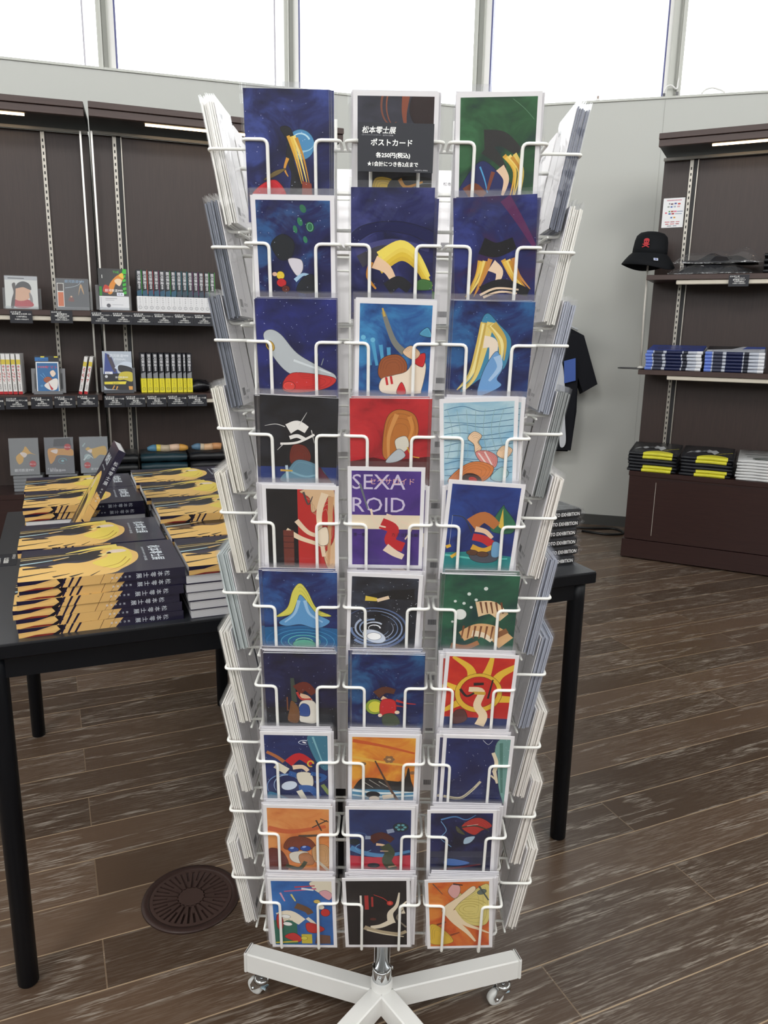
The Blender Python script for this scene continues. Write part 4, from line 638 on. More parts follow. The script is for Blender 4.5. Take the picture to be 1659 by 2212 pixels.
def catalogue_meshes():
    b = MB(); c = .0006
    for z0, z1 in ((0, c), (BT-c, BT)): b.box((0, 0, z0), (BL, BW, z1), NAVYM)
    b.box((0, 0, c), (BL, c, BT-c), NAVYM); cover = b.mesh('cover')
    b = MB(); m, n, bs = nodes('page_edges'); t = n.nodes.new('ShaderNodeTexCoord'); wv = n.nodes.new('ShaderNodeTexWave'); wv.bands_direction = 'Z'; wv.inputs['Scale'].default_value = 260; wv.inputs['Distortion'].default_value = 1
    rp = n.nodes.new('ShaderNodeValToRGB'); rp.color_ramp.elements[0].color = lin('bdbcc0')+(1,); rp.color_ramp.elements[1].color = lin('e6e5e6')+(1,)
    n.links.new(t.outputs['Object'], wv.inputs['Vector']); n.links.new(wv.outputs[0], rp.inputs[0]); n.links.new(rp.outputs[0], bs.inputs['Base Color']); bs.inputs['Roughness'].default_value = .7
    b.box((.0015, c, c), (BL-.0015, BW-.0015, BT-c), m); pages = b.mesh('page_block')
    b = MB()
    art(b, (0, 0, 1, 1), NAVYM, COVER, BL, BW, Tr(0, 0, BT+2e-5), .28)
    M = Tr(.245, .17, BT+4e-4) @ Rz(-pi/2); wm = mat('dfe6ee', .4)
    letters(b, '松本零士展', .0, -.010, .026, wm, M, 0, .105, .12, .0006); letters(b, 'LEIJI MATSUMOTO EXHIBITION', .006, -.024, .005, wm, M, 0, .06); letters(b, '創作の旅路', .072, -.025, .006, wm, M, 0, .032)
    front = b.mesh('cover_picture')
    b = MB(); M = Tr(0, -2e-5, 0) @ UPR
    art(b, (0, 0, 1, 1), NAVYM, SPINE, BL, BT, M, .28)
    for i, ch in enumerate('松本零士展'): letters(b, ch, BL*.885-.0125*i, BT*.62, .0105, wm, M @ Tr(0, 0, 6e-4) @ Tr(BL*.885-.0125*i, BT*.5, 0) @ Rz(-pi/2) @ Tr(-BL*.885+.0125*i-.0045, -BT*.5-.006, 0), 0, .0095)
    for i, ch in enumerate('創作の旅路'): letters(b, ch, 0, 0, .0042, wm, M @ Tr(BL*.885-.068-.0075*i, BT*.62, 6e-4) @ Rz(-pi/2), 0)
    return cover, pages, front, b.mesh('spine_picture')
CAT = catalogue_meshes()
TOPS = {}
def book(a, b_, z, rot=0., label='', group=None, flip=False, M=None):
    if M is None: M = tab(a, b_, z) @ Rz(rot)
    if flip: M = M @ Tr(BL, BW, 0) @ Rz(pi)              # page edges towards the front
    t = thing('exhibition_catalogue', label, 'book', M, group)
    for nm, me in zip(('cover', 'page_block', 'cover_picture', 'spine_picture'), CAT): new(nm, me, t)
    return t
rb = random.Random(5)
def pile(a, b0, n, where, flips=(), z0=TZ, jit=.004, js=None):
    for k in range(n):
        top = k == n-1
        lab = f"golden-haired navy catalogue on top of the {where}" if top else f"catalogue lying under the top one in the {where}"
        ja = js[k] if js else rb.uniform(-jit, jit)
        book(a+ja, b0+(0 if top else rb.uniform(0, .003)), z0+k*(BT+.0003), R(rb.uniform(-.3, .3)) if not top else 0, lab, None if top else f"lower catalogues of the {where}", k in flips)
pile(.046, -.012, 6, 'front left table stack', js=(-.004, -.006, -.010, -.002, .003, .002))
pile(.042, .206, 6, 'second left table stack')
pile(.036, .604, 6, 'left stack behind the leaning book', flips=(3,))
pile(.034, .816, 6, 'rearmost left table stack')
pile(.336, -.016, 6, 'white-paged front right stack', flips=(0, 1, 2, 3, 4))
pile(.334, .200, 6, 'right stack behind the white-paged one', flips=(0, 2))
pile(.338, .416, 6, 'third right stack near the rack', flips=(1, 3))
pile(.336, .632, 6, 'rearmost right stack near the rack', flips=(0, 4))
z7 = TZ+6*(BT+.0003)
for a, b0, q in ((.330, .338, 'nearest of the three loose ones'), (.322, .552, 'middle of the three loose ones'), (.316, .768, 'farthest of the three loose ones')):
    book(a, b0, z7, R(-.4), f"golden-haired catalogue laid across the right stacks, {q}")
# the copy standing on its foot and leaning to the right
LBA = .128
hv = Vector((.55, .12, .87)).normalized(); wv_ = (TN-hv*TN.dot(hv)).normalized()
hw = (TD*.50+Vector((0, 0, .87))).normalized(); ww = (TN-hw*TN.dot(hw)).normalized(); tw = hw.cross(ww)
p0 = TO+TD*LBA+TN*.424
Ml = Tr(p0.x, p0.y, TZ+.009) @ Matrix((hw, ww, tw)).transposed().to_4x4() @ Matrix.Diagonal((1, .82, 1.0, 1))
book(0, 0, 0, 0, 'display copy of the catalogue standing tilted between the left stacks', None, False, Ml)
# price card lying on the table top at the left edge
t = thing('price_sign', 'black price card lying flat on the bare tabletop at the left edge', 'sign', tab(-.0, .466))
b = MB(); b.box((-.03, 0, 0), (.018, .104, .0008), TAGB); b.build('sign_board', t)
b = MB(); M = Tr(.016, .098, .0012) @ Rz(-pi/2); letters(b, '松本零士展', .004, -.009, .008, WINK, M); letters(b, '公式図録', .03, -.026, .012, WINK, M, 0, None, 0, .0003); letters(b, '3,300円(税込)', .03, -.040, .009, WINK, M); b.build('lettering', t)

# ---- wrapped packs at the right end of the right table
PX, PY, PZ = .25, .185, .0225
b = MB(); b.rbox((-PX, 0, .0004), (0, PY, PZ-.0012), mat('202126', .35), .004); pk = b.mesh('wrapped_box')
b = MB(); M = Tr(-.008, -.0004, .0065) @ UPR; letters(b, 'LEIJI MATSUMOTO EXHIBITION', 0, -.001, .0120, WINK, M, 1, .136, 0, .0004); pl = b.mesh('lettering')
def bag_mesh(x0, x1, y0, y1, z0, z1, puff, seed, name='clear_bag', n=7, m=BAG):
    """film wrapped loosely over a flat pack"""
    rn = random.Random(seed); b = MB(); vs = []; fs = []
    for s in (0, 1):
        for j in range(n+1):
            for i in range(n+1):
                u, v = i/n, j/n; e_ = min(u, 1-u, v, 1-v)*n
                z = z1 if s else z0
                edge = 0 if e_ > .5 else 1
                z = (z0+z1)/2+.001*s if edge else z+(rn.uniform(0, puff) if s else 0)
                vs.append((x0+(x1-x0)*u+(rn.uniform(-puff, puff)*.8 if edge else 0), y0+(y1-y0)*v+(rn.uniform(-puff, puff)*.6 if edge else 0), z))
    k = (n+1)**2
    for s in (0, 1):
        for j in range(n):
            for i in range(n): a = s*k+j*(n+1)+i; fs.append((a, a+1, a+n+2, a+n+1))
    b.add(vs, fs, m, False); return b.mesh(name)
wb = MB(); wb.box((-PX-.002, -.002, 0), (.002, PY+.002, PZ-.0004), WRAP)
wb.add([(.002, 0, .002), (.002, PY*.5, .002), (.016, .004, PZ*.5), (.002, 0, PZ-.002), (.002, PY*.5, PZ-.002)], [(0, 2, 3), (3, 2, 4), (0, 1, 2)], WRAP)
wbm = wb.mesh('clear_wrap')
for k, (dx, dr) in enumerate(((.0, 0), (.008, .6), (.003, -.5), (.0, .4), (.006, -.8), (.010, .5))):
    t = thing('wrapped_pack', f"black EXHIBITION pack in clear wrap, {('bottom','second from bottom','third from bottom','third from top','second from top','topmost')[k]} of the pile", 'pack', tab(1.262+dx, .042, TZ+k*(PZ+.0005)) @ Rz(R(dr)), 'wrapped packs on the right table')
    new('wrapped_box', pk, t); new('lettering', pl, t); new('clear_wrap', wbm, t)

# ---- floor drain
t = thing('floor_vent', 'round brown slotted floor vent left of the rack base', 'floor vent', Tr(-.430, .533, 0))
BR = mat('3e2d29', .45, 0, .4); BR2 = mat('4a3833', .5, 0, .4); PITSHADE = mat('060606', .8)
b = MB(); b.lathe([(.0905, .0012), (.0915, .0042), (.107, .0040), (.1085, .0004)], BR, 64); b.build('rim', t)
b = MB(); b.lathe([(.0900, .0006), (.0903, .0010)], PITSHADE, 48); b.build('pit_shade', t)  # flat black disc, the shade below the slots painted in
b = MB(); n = 36; zt, zb = .0044, .0014
def sect(r0, r1, a0, a1, k=3):
    vs = []; fs = []
    for z in (zb, zt):
        for i in range(k+1):
            a = a0+(a1-a0)*i/k
            vs += [(r0*cos(a), r0*sin(a), z), (r1*cos(a), r1*sin(a), z)]
    q = 2*(k+1)
    for i in range(k):
        j = 2*i; fs += [(q+j, q+j+1, q+j+3, q+j+2), (j, j+2, j+3, j+1), (j+1, j+3, q+j+3, q+j+1), (j, q+j, q+j+2, j+2)]
    fs += [(0, 1, q+1, q), (q-2, 2*q-2, 2*q-1, q-1)]
    b.add(vs, fs, BR2)
sect(.0001, .030, 0, 2*pi, 48); sect(.083, .0905, 0, 2*pi, 72)
for i in range(n):
    a = 2*pi*i/n; g = .028 if True else 0; hwid = 2*pi/n/2
    r0 = .030; sl = .048 if i % 2 else .030
    # solid bar between slot i and slot i+1
    vs = []
    wslot = .0026
    def pt(r, ang, off): return (r*cos(ang)-off*sin(ang), r*sin(ang)+off*cos(ang))
    a2 = 2*pi*(i+1)/n
    q = [pt(r0, a, wslot), pt(.0835, a, wslot), pt(.0835, a2, -wslot), pt(r0, a2, -wslot)]
    if q[0][0]*cos(a+pi/2)+q[0][1]*sin(a+pi/2) < q[3][0]*cos(a+pi/2)+q[3][1]*sin(a+pi/2):
        b.add([(x, y, zb) for x, y in q]+[(x, y, zt) for x, y in q], [(4, 5, 6, 7), (0, 4, 7, 3), (0, 1, 5, 4), (2, 3, 7, 6), (1, 2, 6, 5)], BR2)
    if i % 2:
        q = [pt(r0-.002, a, -wslot-.0004), pt(.052, a, -wslot-.0004), pt(.052, a, wslot+.0004), pt(r0-.002, a, wslot+.0004)]
        b.add([(x, y, zb) for x, y in q]+[(x, y, zt) for x, y in q], [(4, 5, 6, 7), (1, 2, 6, 5)], BR2)
b.build('grille', t)

# ================================================================== SHELF UNITS
DARK = mat('121013', .5); LED = mat('ffdcae', .4, 0, .5, 0, 7.0); RAIL = mat('d8d0c0', .4); SLOT = mat('1a1a1a', .6); STDM = mat('a8a39a', .35, .6)
def frame(P0, d): d = Vector((d[0], d[1], 0)).normalized(); return Tr(P0[0], P0[1], 0) @ Rz(math.atan2(d.y, d.x))
FA, FB, FR_ = frame((-1.461, 2.967), (.955, .297)), frame((-1.439, 2.951), (.939, .344)), frame((1.371, 3.381), (.896, -.444))
def unit(name, label, F, x0, x1, shelves, base_top, standards, leds, base_x=None, rail=None, posts=(), line=None, toe=.105, gap=True):
    """local: x along the front, y into the unit, front plane y=0, panel y=.26"""
    t = thing(name, label, 'shelf unit', F)
    b = MB(); b.rbox((x0, .265, base_top), (x1, .290, 2.20), PANEL, .001); b.box((x0, .29, base_top), (x1, .33, 2.2), DARK); b.build('back_panel', t)
    b = MB(); b.rbox((x0, 0, 2.258), (x1, .34, 2.286), EDGE, .0015); b.rbox((x0, .012, 2.224), (x1, .04, 2.258), EDGE, .0015); b.box((x0, .04, 2.23), (x1, .34, 2.258), DARK)
    b.box((x0, .225, 2.195), (x1, .24, 2.209), mat('8a8680', .5, .5)); cor = b.build('cornice', t)
    for a, c in leds:
        b = MB(); b.box((a, .078, 2.221), (c, .090, 2.230), LED); b.build('light_strip', cor)
    for z in shelves:
        b = MB(); b.rbox((x0, 0, z-.026), (x1, .262, z), EDGE, .0012); sh = b.build('shelf', t)
        a, c = rail if rail else (x0+.01, x1-.01)
        b = MB(); b.rbox((a, .012, z-.050), (c, .05, z-.0265), RAIL, .003); b.build('label_rail', sh)
    for xs in standards:
        b = MB(); b.box((xs-.009, .250, base_top), (xs+.009, .265, 2.2), STDM)
        for k in range(int((2.19-base_top)/.03)): b.box((xs-.003, .2485, base_top+.012+k*.03), (xs+.003, .2502, base_top+.026+k*.03), SLOT)
        b.build('slotted_standard', t)
        if not gap: continue
        b = MB(); b.box((xs+.009, .255, base_top), (xs+.030, .265, 2.2), DARK); b.box((xs+.030, .25, base_top), (xs+.035, .265, 2.2), STDM); b.build('standard_gap', t)
    for xs in posts:
        b = MB(); b.box((xs-.0045, .20, base_top), (xs+.0045, .22, 2.2), STEEL); b.build('chrome_post', t)
    a, c = base_x or (x0, x1)
    b = MB(); b.rbox((a, .0, base_top-.026), (c, .46, base_top), BASEW, .0015); b.box((a+.004, .004, toe), (c-.004, .455, base_top-.026), BASEW); b.rbox((a-.006, -.004, .008), (c+.006, .45, toe-.004), BASEW, .002); b.build('base_cabinet', t)
    if line is not None:
        b = MB(); b.box((line-.0012, .0015, toe+.03), (line+.0012, .0045, base_top-.055), mat('b8b2a8', .4)); b.box((line, .0022, base_top-.036), (c-.3, .0045, base_top-.034), DARK); b.build('door_gap', t)
    return t
unit('shelf_unit', 'dark walnut shelf unit at the left edge holding two CDs', FA, -1.3, -.002, (1.336, .923), .425, (-.215,), ((-1.1, -.27),), rail=(-1.28, -.02), posts=(-.035,), gap=False)
unit('shelf_unit', 'dark walnut shelf unit with the manga rows, just left of the rack', FB, .004, 1.25, (1.340, .929), .425, (.118,), ((.262, 1.1),), rail=(.02, 1.22), posts=(.012,))
unit('shelf_unit', 'dark walnut shelf unit on the right stacked with bagged shirts', FR_, .0, 1.5, (1.582, 1.080), .512, (.145,), ((.255, 1.3),), rail=(.152, 1.4), line=.152, toe=.118)

# ---- shelf labels
def label_card(F, x, ztop, lines, where, wd=.100, hg=.060, y=-.0025, tilt=0):
    t = thing('price_label', where, 'price label', F @ Tr(x, y, ztop-hg) @ Ry(R(tilt)))
    b = MB(); b.box((0, 0, 0), (wd, .001, hg), TAGB); b.build('card', t)
    b = MB(); M = Tr(0, -.0003, 0) @ UPR
    letters(b, '松本零士展', .004, hg-.0115, .0085, WINK, M, 0, .045, .15)
    n = len(lines); y0 = hg-.022; st_ = (hg-.024)/max(n, 1)
    for i, (tx, wmax) in enumerate(lines): letters(b, tx, wd*.52, y0-st_*i+.002, .0082 if i < n-1 else .0066, WINK, M, .5, wmax*wd, 0, .0002)
    b.build('lettering', t)
STAR = ('★1会計につき各2点まで', .62)
label_card(FA, -.397, 1.331, [('松本零士の世界 CD', .84), ('4,180円(税込)', .46), STAR], 'black price label under the red-scarf CD')
label_card(FA, -.215, 1.335, [('銀河鉄道999', .46), ('交響詩 松本零士の世界', .66), ('2,750円(税込)', .44), STAR], 'black price label under the dark CD with orange strip')
POS5 = ('first', 'second', 'third', 'fourth', 'fifth', 'sixth')
for i in range(6): label_card(FB, (-.049, .053, .152, .251, .351, .450)[i]+.004*(i == 0)+.05*0, 1.3335, [('銀河鉄道999 アンソロジー %d' % (i+1), .90), ('各巻', .14), ('1,320円(税込)', .44), STAR], f"{POS5[i]} price label from the left under the upper manga row", .0985)
label_card(FA, -.558, .914, [('宇宙戦艦ヤマト 完全版', .9), ('858円(税込)', .4), STAR], 'price label cut by the left picture edge on the lower shelf')
label_card(FA, -.452, .916, [('宇宙海賊キャプテン 5巻', .96), ('各巻', .13), ('858円(税込)', .42), STAR], 'price label under the red-and-white spines')
for i in range(3): label_card(FA, (-.337, -.230, -.123)[i], .918+.003*i, [('宇宙戦艦ヤマト %d巻' % (i+1), .66), ('各巻', .13), ('858円(税込)', .42), STAR], ('price label under the propped blue book', 'price label between the propped blue book and the tilted pair', 'price label under the tilted red-and-white pair')[i])
for i in range(5): label_card(FB, (-.009, .092, .197, .300, .402)[i], .9225, [('銀河鉄道999 エターナル編', .88), ('第%d巻' % (i+1), .3), ('1,320円(税込)', .46), STAR], f"{POS5[i]} price label from the left under the yellow-banded books", .099)
label_card(FR_, .410, 1.576, [('バケットハット', .5), ('銀河鉄道デザイン', .62), ('4,400円(税込)', .5), STAR], 'price label on the right unit under the crinkled bags', .096, .058)

# ---- propped and shelved goods
def prop_stand(F, x, z, w_, h, label, d=.07, m=ACRYL):
    t = thing('display_stand', label, 'display stand', F @ Tr(x, .045, z))
    b = MB(); b.box((-w_/2, 0, 0), (w_/2, .045, .004), m); b.box((-w_/2, -.004, 0), (w_/2, 0, .016), m); b.build('foot', t)
    b = MB(); K = Tr(0, .035, .004) @ Rx(R(-12)); b.box((-w_/2-.012, 0, 0), (-w_/2+.012, .004, h*.62), m, K); b.box((w_/2-.012, 0, 0), (w_/2+.012, .004, h*.62), m, K); b.box((-w_/2, 0, .02), (w_/2, .004, h*.5), m, K); b.build('back_rest', t)
def flat_cover(name, F, x, z, W, H, T, bgm, shapes, label, cat, tilt=12, side=None, y=.050, extra=None, group=None, shell=None):
    t = thing(name, label, cat, F @ Tr(x, y, z) @ Rx(R(-tilt)), group)
    sm = side or mat('e2e0dc', .6)
    b = MB(); b.rbox((-W/2, 0, 0), (W/2, T, H), sm, min(.0012, T/5)); b.build(extra or 'body', t)
    b = MB(); art(b, (0, 0, 1, 1), bgm, shapes, W, H, Tr(-W/2, -.0003, 0) @ UPR, .3); b.build('cover_picture', t)
    if shell:
        b = MB(); b.box((-W/2-.0015, -.002, -.0005), (W/2+.0015, T+.001, H+.003), shell); b.build('clear_case', t)
    return t
prop_stand(FA, -.348, 1.336, .150, .165, 'clear acrylic stand holding the red-scarf CD')
flat_cover('compact_disc', FA, -.346, 1.3405, .146, .158, .010, mat('dcdcd8', .4), [('P', [(0, .88), (0, 1), (1, 1), (1, .88)], 'b9bbc0'), ('s', [(.1, .93), (.6, .93)], .03, .03, '55565c'), ('p', [(.28, .06), (.26, .26), (.5, .30), (.76, .26), (.86, .1), (.6, .02)], 'b8404a'), ('p', [(.3, .3), (.32, .62), (.54, .70), (.76, .6), (.74, .34), (.52, .24)], 'dcae90'), ('p', [(.32, .62), (.4, .78), (.58, .84), (.76, .76), (.8, .58), (.56, .66)], '3e3c40'), ('p', [(.16, .04), (.2, .3), (.26, .5), (.22, .74), (.32, .78), (.32, .5), (.26, .06)], '4a4240'), ('p', [(.74, .5), (.82, .4), (.84, .2), (.76, .26)], '8e8a8a')], 'white CD with a red scarf picture propped on the left shelf', 'CD', shell=ACRYL)
prop_stand(FA, -.110, 1.338, .150, .15, 'clear acrylic stand holding the dark CD with orange strip')
flat_cover('compact_disc', FA, -.113, 1.3425, .150, .150, .010, mat('4c4f54', .3), [('x', '銀河鉄道999', .27, .88, .11, 0, 0, '8cb0d0'), ('P', [(.03, .08), (.03, .86), (.24, .86), (.24, .08)], 'e8e4de'), ('P', [(.05, .1), (.05, .56), (.22, .56), (.22, .1)], 'd8703a'), ('P', [(.05, .6), (.05, .84), (.22, .84), (.22, .6)], '4a3a34'), ('s', [(.28, .7), (.5, .74), (.7, .82), (.8, .96)], .015, .01, 'c2ccd4'), ('p', [(.68, .46), (.74, .8), (.8, .8), (.86, .5), (.8, .62), (.76, .72)], 'c8a070'), ('p', [(.36, .28), (.42, .42), (.5, .4), (.54, .26)], '7a4a44'), ('e', .46, .42, .03, .03, 0, 'd8b090')], 'dark grey CD with an orange paper strip on the left shelf', 'CD', shell=ACRYL)
prop_stand(FB, .068, 1.341, .146, .2, 'clear acrylic stand holding the green-edged manga')
GRN = '3fb83c'
flat_cover('manga_volume', FB, .070, 1.345, .140, .205, .018, mat('1d1e22', .3), [('P', [(.0, .0), (0, .33), (1, .33), (1, 0)], 'dcdce0'), ('P', [(.80, .36), (.80, 1), (.94, 1), (.94, .36)], '1f4a22')] + [('P', [(.82, .38+.1*i), (.82, .44+.1*i), (.93, .46+.1*i), (.93, .40+.1*i)], GRN) for i in range(6)] + [('P', [(.84, .88), (.84, 1), (.96, 1), (.96, .88)], GRN), ('P', [(.02, .34), (.02, .56), (.1, .56), (.1, .34)], '2f8a30'), ('x', 'THE', .50, .89, .12, 0, 0, GRN), ('x', '1', .12, .76, .18, 0, 0, 'f2f2f0'), ('p', [(.3, .4), (.36, .6), (.52, .76), (.7, .86), (.86, .88), (.8, .7), (.6, .66), (.44, .4)], 'd98a34'), ('p', [(.54, .7), (.66, .76), (.8, .72), (.7, .58)], 'ead0b0'), ('p', [(.7, .84), (.82, .9), (.86, .76)], 'e8c048'), ('p', [(.14, .44), (.2, .6), (.34, .56), (.34, .42)], 'c04438'), ('x', '銀河鉄道999', .2, .44, .11, 0, 0, 'f2f2f0'), ('P', [(.6, .34), (.6, .42), (.84, .42), (.84, .34)], 'e4e6f4'), ('x', '見本', .63, .355, .09, 0, 0, '232a5a'), ('s', [(.2, .27), (.6, .27)], .02, .02, '9a9aa2'), ('s', [(.2, .23), (.5, .23)], .015, .015, '9a9aa2'), ('e', .3, .1, .07, .07, 0, '5a5a62'), ('s', [(.42, .12), (.8, .12)], .015, .015, 'a8a8b0'), ('s', [(.06, .3), (.06, .04)], .02, .02, 'b0b0b8')], 'black and green manga cover propped at the start of the upper row', 'book')
# upper manga row: black spines with white paper bands
def spine_book(F, x, z, w_, h, d, cols, title, num, label, group, y=.06, tilt=0., kind='a'):
    t = thing('manga_volume', label, 'book', F @ Tr(x, y, z) @ Ry(R(tilt)), group)
    b = MB(); b.rbox((0, 0, 0), (w_, d, h), mat(cols[0], .35), .0012); b.build('cover', t)
    M = Tr(0, -.0004, 0) @ UPR
    if kind != 'r':
        b = MB(); b.box((-.0004, -.0004, .0), (w_+.0004, d*.9, h*cols[3]), mat(cols[1], .4)); b.build('paper_band', t)
        b = MB(); M2 = Tr(0, -.0010, 0) @ UPR
        b.poly([(w_*.04, h*cols[3]+.001, 0), (w_*.9, h*cols[3]+.001, 0), (w_*.9, h*(cols[3]+.16), 0), (w_*.04, h*(cols[3]+.12), 0)], mat(cols[2], .4), M)
        letters(b, title, 0, 0, w_*.62, mat('e4e4e8', .4), Tr(w_*.26, -.0012, h*.97) @ UPR @ Rz(-pi/2), 0, h*.42, 0, .0004)
        for i, ch in enumerate('松本零士'): letters(b, ch, w_*.5, h*cols[3]*(.84-.13*i), .0055, mat('44444c', .5), M2, .5)
        b.add([(w_*.5+w_*.30*cos(2*pi*i/20), h*cols[3]*.26+w_*.30*sin(2*pi*i/20), 0) for i in range(20)]+[(w_*.5+w_*.25*cos(2*pi*i/20), h*cols[3]*.26+w_*.25*sin(2*pi*i/20), 0) for i in range(20)], [(i, (i+1) % 20, 20+(i+1) % 20, 20+i) for i in range(20)], mat('55555c', .5), False, M2)
        letters(b, num, w_*.5, h*cols[3]*.26-.003, .008, mat('33333a', .5), M2, .5)
        if len(cols) > 4: b.poly([(w_*.92, h*.42, 0), (w_, h*.42, 0), (w_, h, 0), (w_*.92, h, 0)], mat(cols[4], .4), M)
        b.build('lettering', t)
    else:
        b = MB(); b.poly([(0, h*.74, 0), (w_, h*.74, 0), (w_, h*.86, 0), (0, h*.86, 0)], mat('d8c24a', .4), M); b.poly([(0, 0, 0), (w_, 0, 0), (w_, h*.07, 0), (0, h*.07, 0)], mat('b8232a', .4), M)
        letters(b, title, 0, 0, w_*.8, mat('c0262e', .4), Tr(w_*.12, -.0008, h*.72) @ UPR @ Rz(-pi/2), 0, h*.40, 0, .0005)
        letters(b, '松本零士', 0, 0, w_*.42, mat('44444c', .5), Tr(w_*.34, -.0008, h*.25) @ UPR @ Rz(-pi/2)); b.build('lettering', t)
    return t
SIDE = [GRN, 'd8502a', 'b02a3a', '8a2a5a', '6a6a72', '3f9a34', '1f6a7a', '2a7a8a', '2a8a94', '7a2a6a', '8a2a72', '6a2a2a', '3fae3a', '3fae3a', '555560', '555560', '777780']
NUM = [1, 2, 2, 3, 3, 4, 4, 5, 5, 6, 6, 7, 7, 8]
xs = .180
for i in range(14):
    w_ = .0268
    spine_book(FB, xs, 1.341, w_, .203, .13, ('202329', 'e8e8ea', '2f5a74' if i < 7 else '3a4a58', .37, SIDE[i]), '銀河鉄道999', str(NUM[i]), f"white-banded black manga spine, number {i+1} in the upper row from the left", 'upper manga row')
    xs += w_+.0012
t = flat_cover('manga_volume', FB, .066, .936, .142, .208, .016, mat('aab4c2', .3), [('P', [(.02, .4), (.1, .96), (.3, .9), (.5, .46), (.2, .4)], '3a4a8c'), ('p', [(.16, .9), (.3, .84), (.44, .56), (.36, .5)], '4a4450'), ('x', '銀河鉄道999', .24, .86, .12, 0, 0, 'e8ecf2'), ('x', 'ETERNAL', .40, .78, .10, 0, 0, 'e8ecf2'), ('p', [(.4, .6), (.7, .74), (.98, .72), (.98, .62), (.6, .56)], 'c8d2e0'), ('p', [(.56, .5), (.56, .66), (.96, .60), (.98, .46)], '26262c'), ('P', [(0, .16), (0, .44), (.5, .46), (1, .4), (1, .02), (.1, .08)], '1d1e24'), ('p', [(.5, .3), (.6, .48), (.98, .48), (.98, .26), (.7, .3)], 'c8b83a'), ('P', [(.02, .19), (.02, .25), (.78, .26), (.74, .19)], 'e3d338'), ('x', '松本零士', .3, .2, .06, 0, 0, '3a3a30'), ('x', '銀河鉄道999', .4, .34, .08, 0, 0, 'e8e8e8'), ('s', [(.36, .16), (.28, .06)], .04, .03, 'd89a48'), ('s', [(.46, .14), (.4, .03)], .05, .02, 'd89a48'), ('P', [(.86, .02), (.84, .14), (.98, .14), (.98, .02)], 'd89a48'), ('e', .1, .38, .05, .05, 0, 'c8ccd0'), ('P', [(.06, .44), (.06, .5), (.32, .5), (.32, .44)], 'e4e6ee'), ('x', '見本', .1, .445, .06, 0, 0, '30344a')], 'grey and yellow manga cover propped on the lower shelf', 'book')
prop_stand(FB, .066, .931, .146, .2, 'low stand holding the grey and yellow manga', m=mat('54565c', .3))
xs = .178
NUM2 = [1, 1, 2, 2, 3, 3, 4, 4, 4]
for i in range(9):
    w_ = .0262 if i != 7 else .016
    spine_book(FB, xs, .931, w_, .202, .13, ('1c1e26', 'e8da2c', '8a8c90', .36), '銀河鉄道999', str(NUM2[i]), f"yellow-banded black manga spine, number {i+1} in its row from the left", 'yellow-banded manga row')
    xs += w_+.0042
XA = -.486
for i in range(6):
    spine_book(FA, (-.508, -.486, -.465, -.444, -.421, -.397)[i], .925, .0185, .198, .13, ('e8e6e4',), 'キャプテン', '', f"white and red manga spine, {POS5[i]} of the left edge row", 'red-lettered row at the left edge', kind='r')
prop_stand(FA, -.258, .925, .135, .2, 'grey plastic stand holding the blue red-titled book', m=mat('77787c', .4))
BLUEB = [('P', [(0, .8), (0, 1), (1, 1), (1, .8)], '1d1f26'), ('P', [(0, .86), (0, .96), (.56, .96), (.56, .86)], '2f6fae'), ('x', 'COMICS', .14, .87, .11, 0, 0, '1d3a6a'), ('P', [(.24, .955), (.24, .99), (.4, .99), (.4, .955)], 'd8ca3c'), ('P', [(.8, .955), (.8, .99), (.96, .99), (.96, .955)], 'd8ca3c'), ('P', [(.03, .02), (.03, .84), (.97, .84), (.97, .02)], 'e2e4e8'), ('P', [(.07, .04), (.07, .81), (.93, .81), (.93, .04)], '2f689e'), ('x', '宇宙戦艦', .1, .68, .10, 0, 0, 'd8606a'), ('x', 'ヤマト', .44, .66, .17, 0, 0, 'c8303a'), ('e', .5, .36, .18, .14, 0, '9a5438'), ('p', [(.34, .2), (.5, .3), (.8, .4), (.92, .34), (.86, .12), (.6, .08)], 'e2dcd8'), ('p', [(.52, .3), (.6, .2), (.7, .12), (.62, .1)], 'c0303a'), ('p', [(.6, .56), (.74, .62), (.84, .52), (.7, .44)], 'e8d2c0'), ('s', [(.2, .5), (.36, .4)], .03, .02, '5a94c4'), ('s', [(.3, .54), (.42, .42)], .03, .02, '5a94c4'), ('e', .24, .2, .07, .06, 0, '4f88b8')]
flat_cover('manga_volume', FA, -.258, .9295, .112, .188, .014, mat('1d1f26', .3), BLUEB, 'blue red-titled book propped on the grey stand', 'book')
for i, x in enumerate((-.118, -.092)):
    t = spine_book(FA, x, .926, .0165, .192, .12, ('e8e6e4',), 'ヤマト', '', ('left', 'right')[i]+' one of two tilted red-lettered spines on the lower left shelf', None, .06, 12, 'r')
    if i == 0:
        b = MB(); art(b, (0, 0, 1, 1), mat('1d1f26', .3), BLUEB, .12, .192, Tr(-.0004, .12, 0) @ Rz(-pi/2) @ UPR, .3); b.build('cover_picture', t)
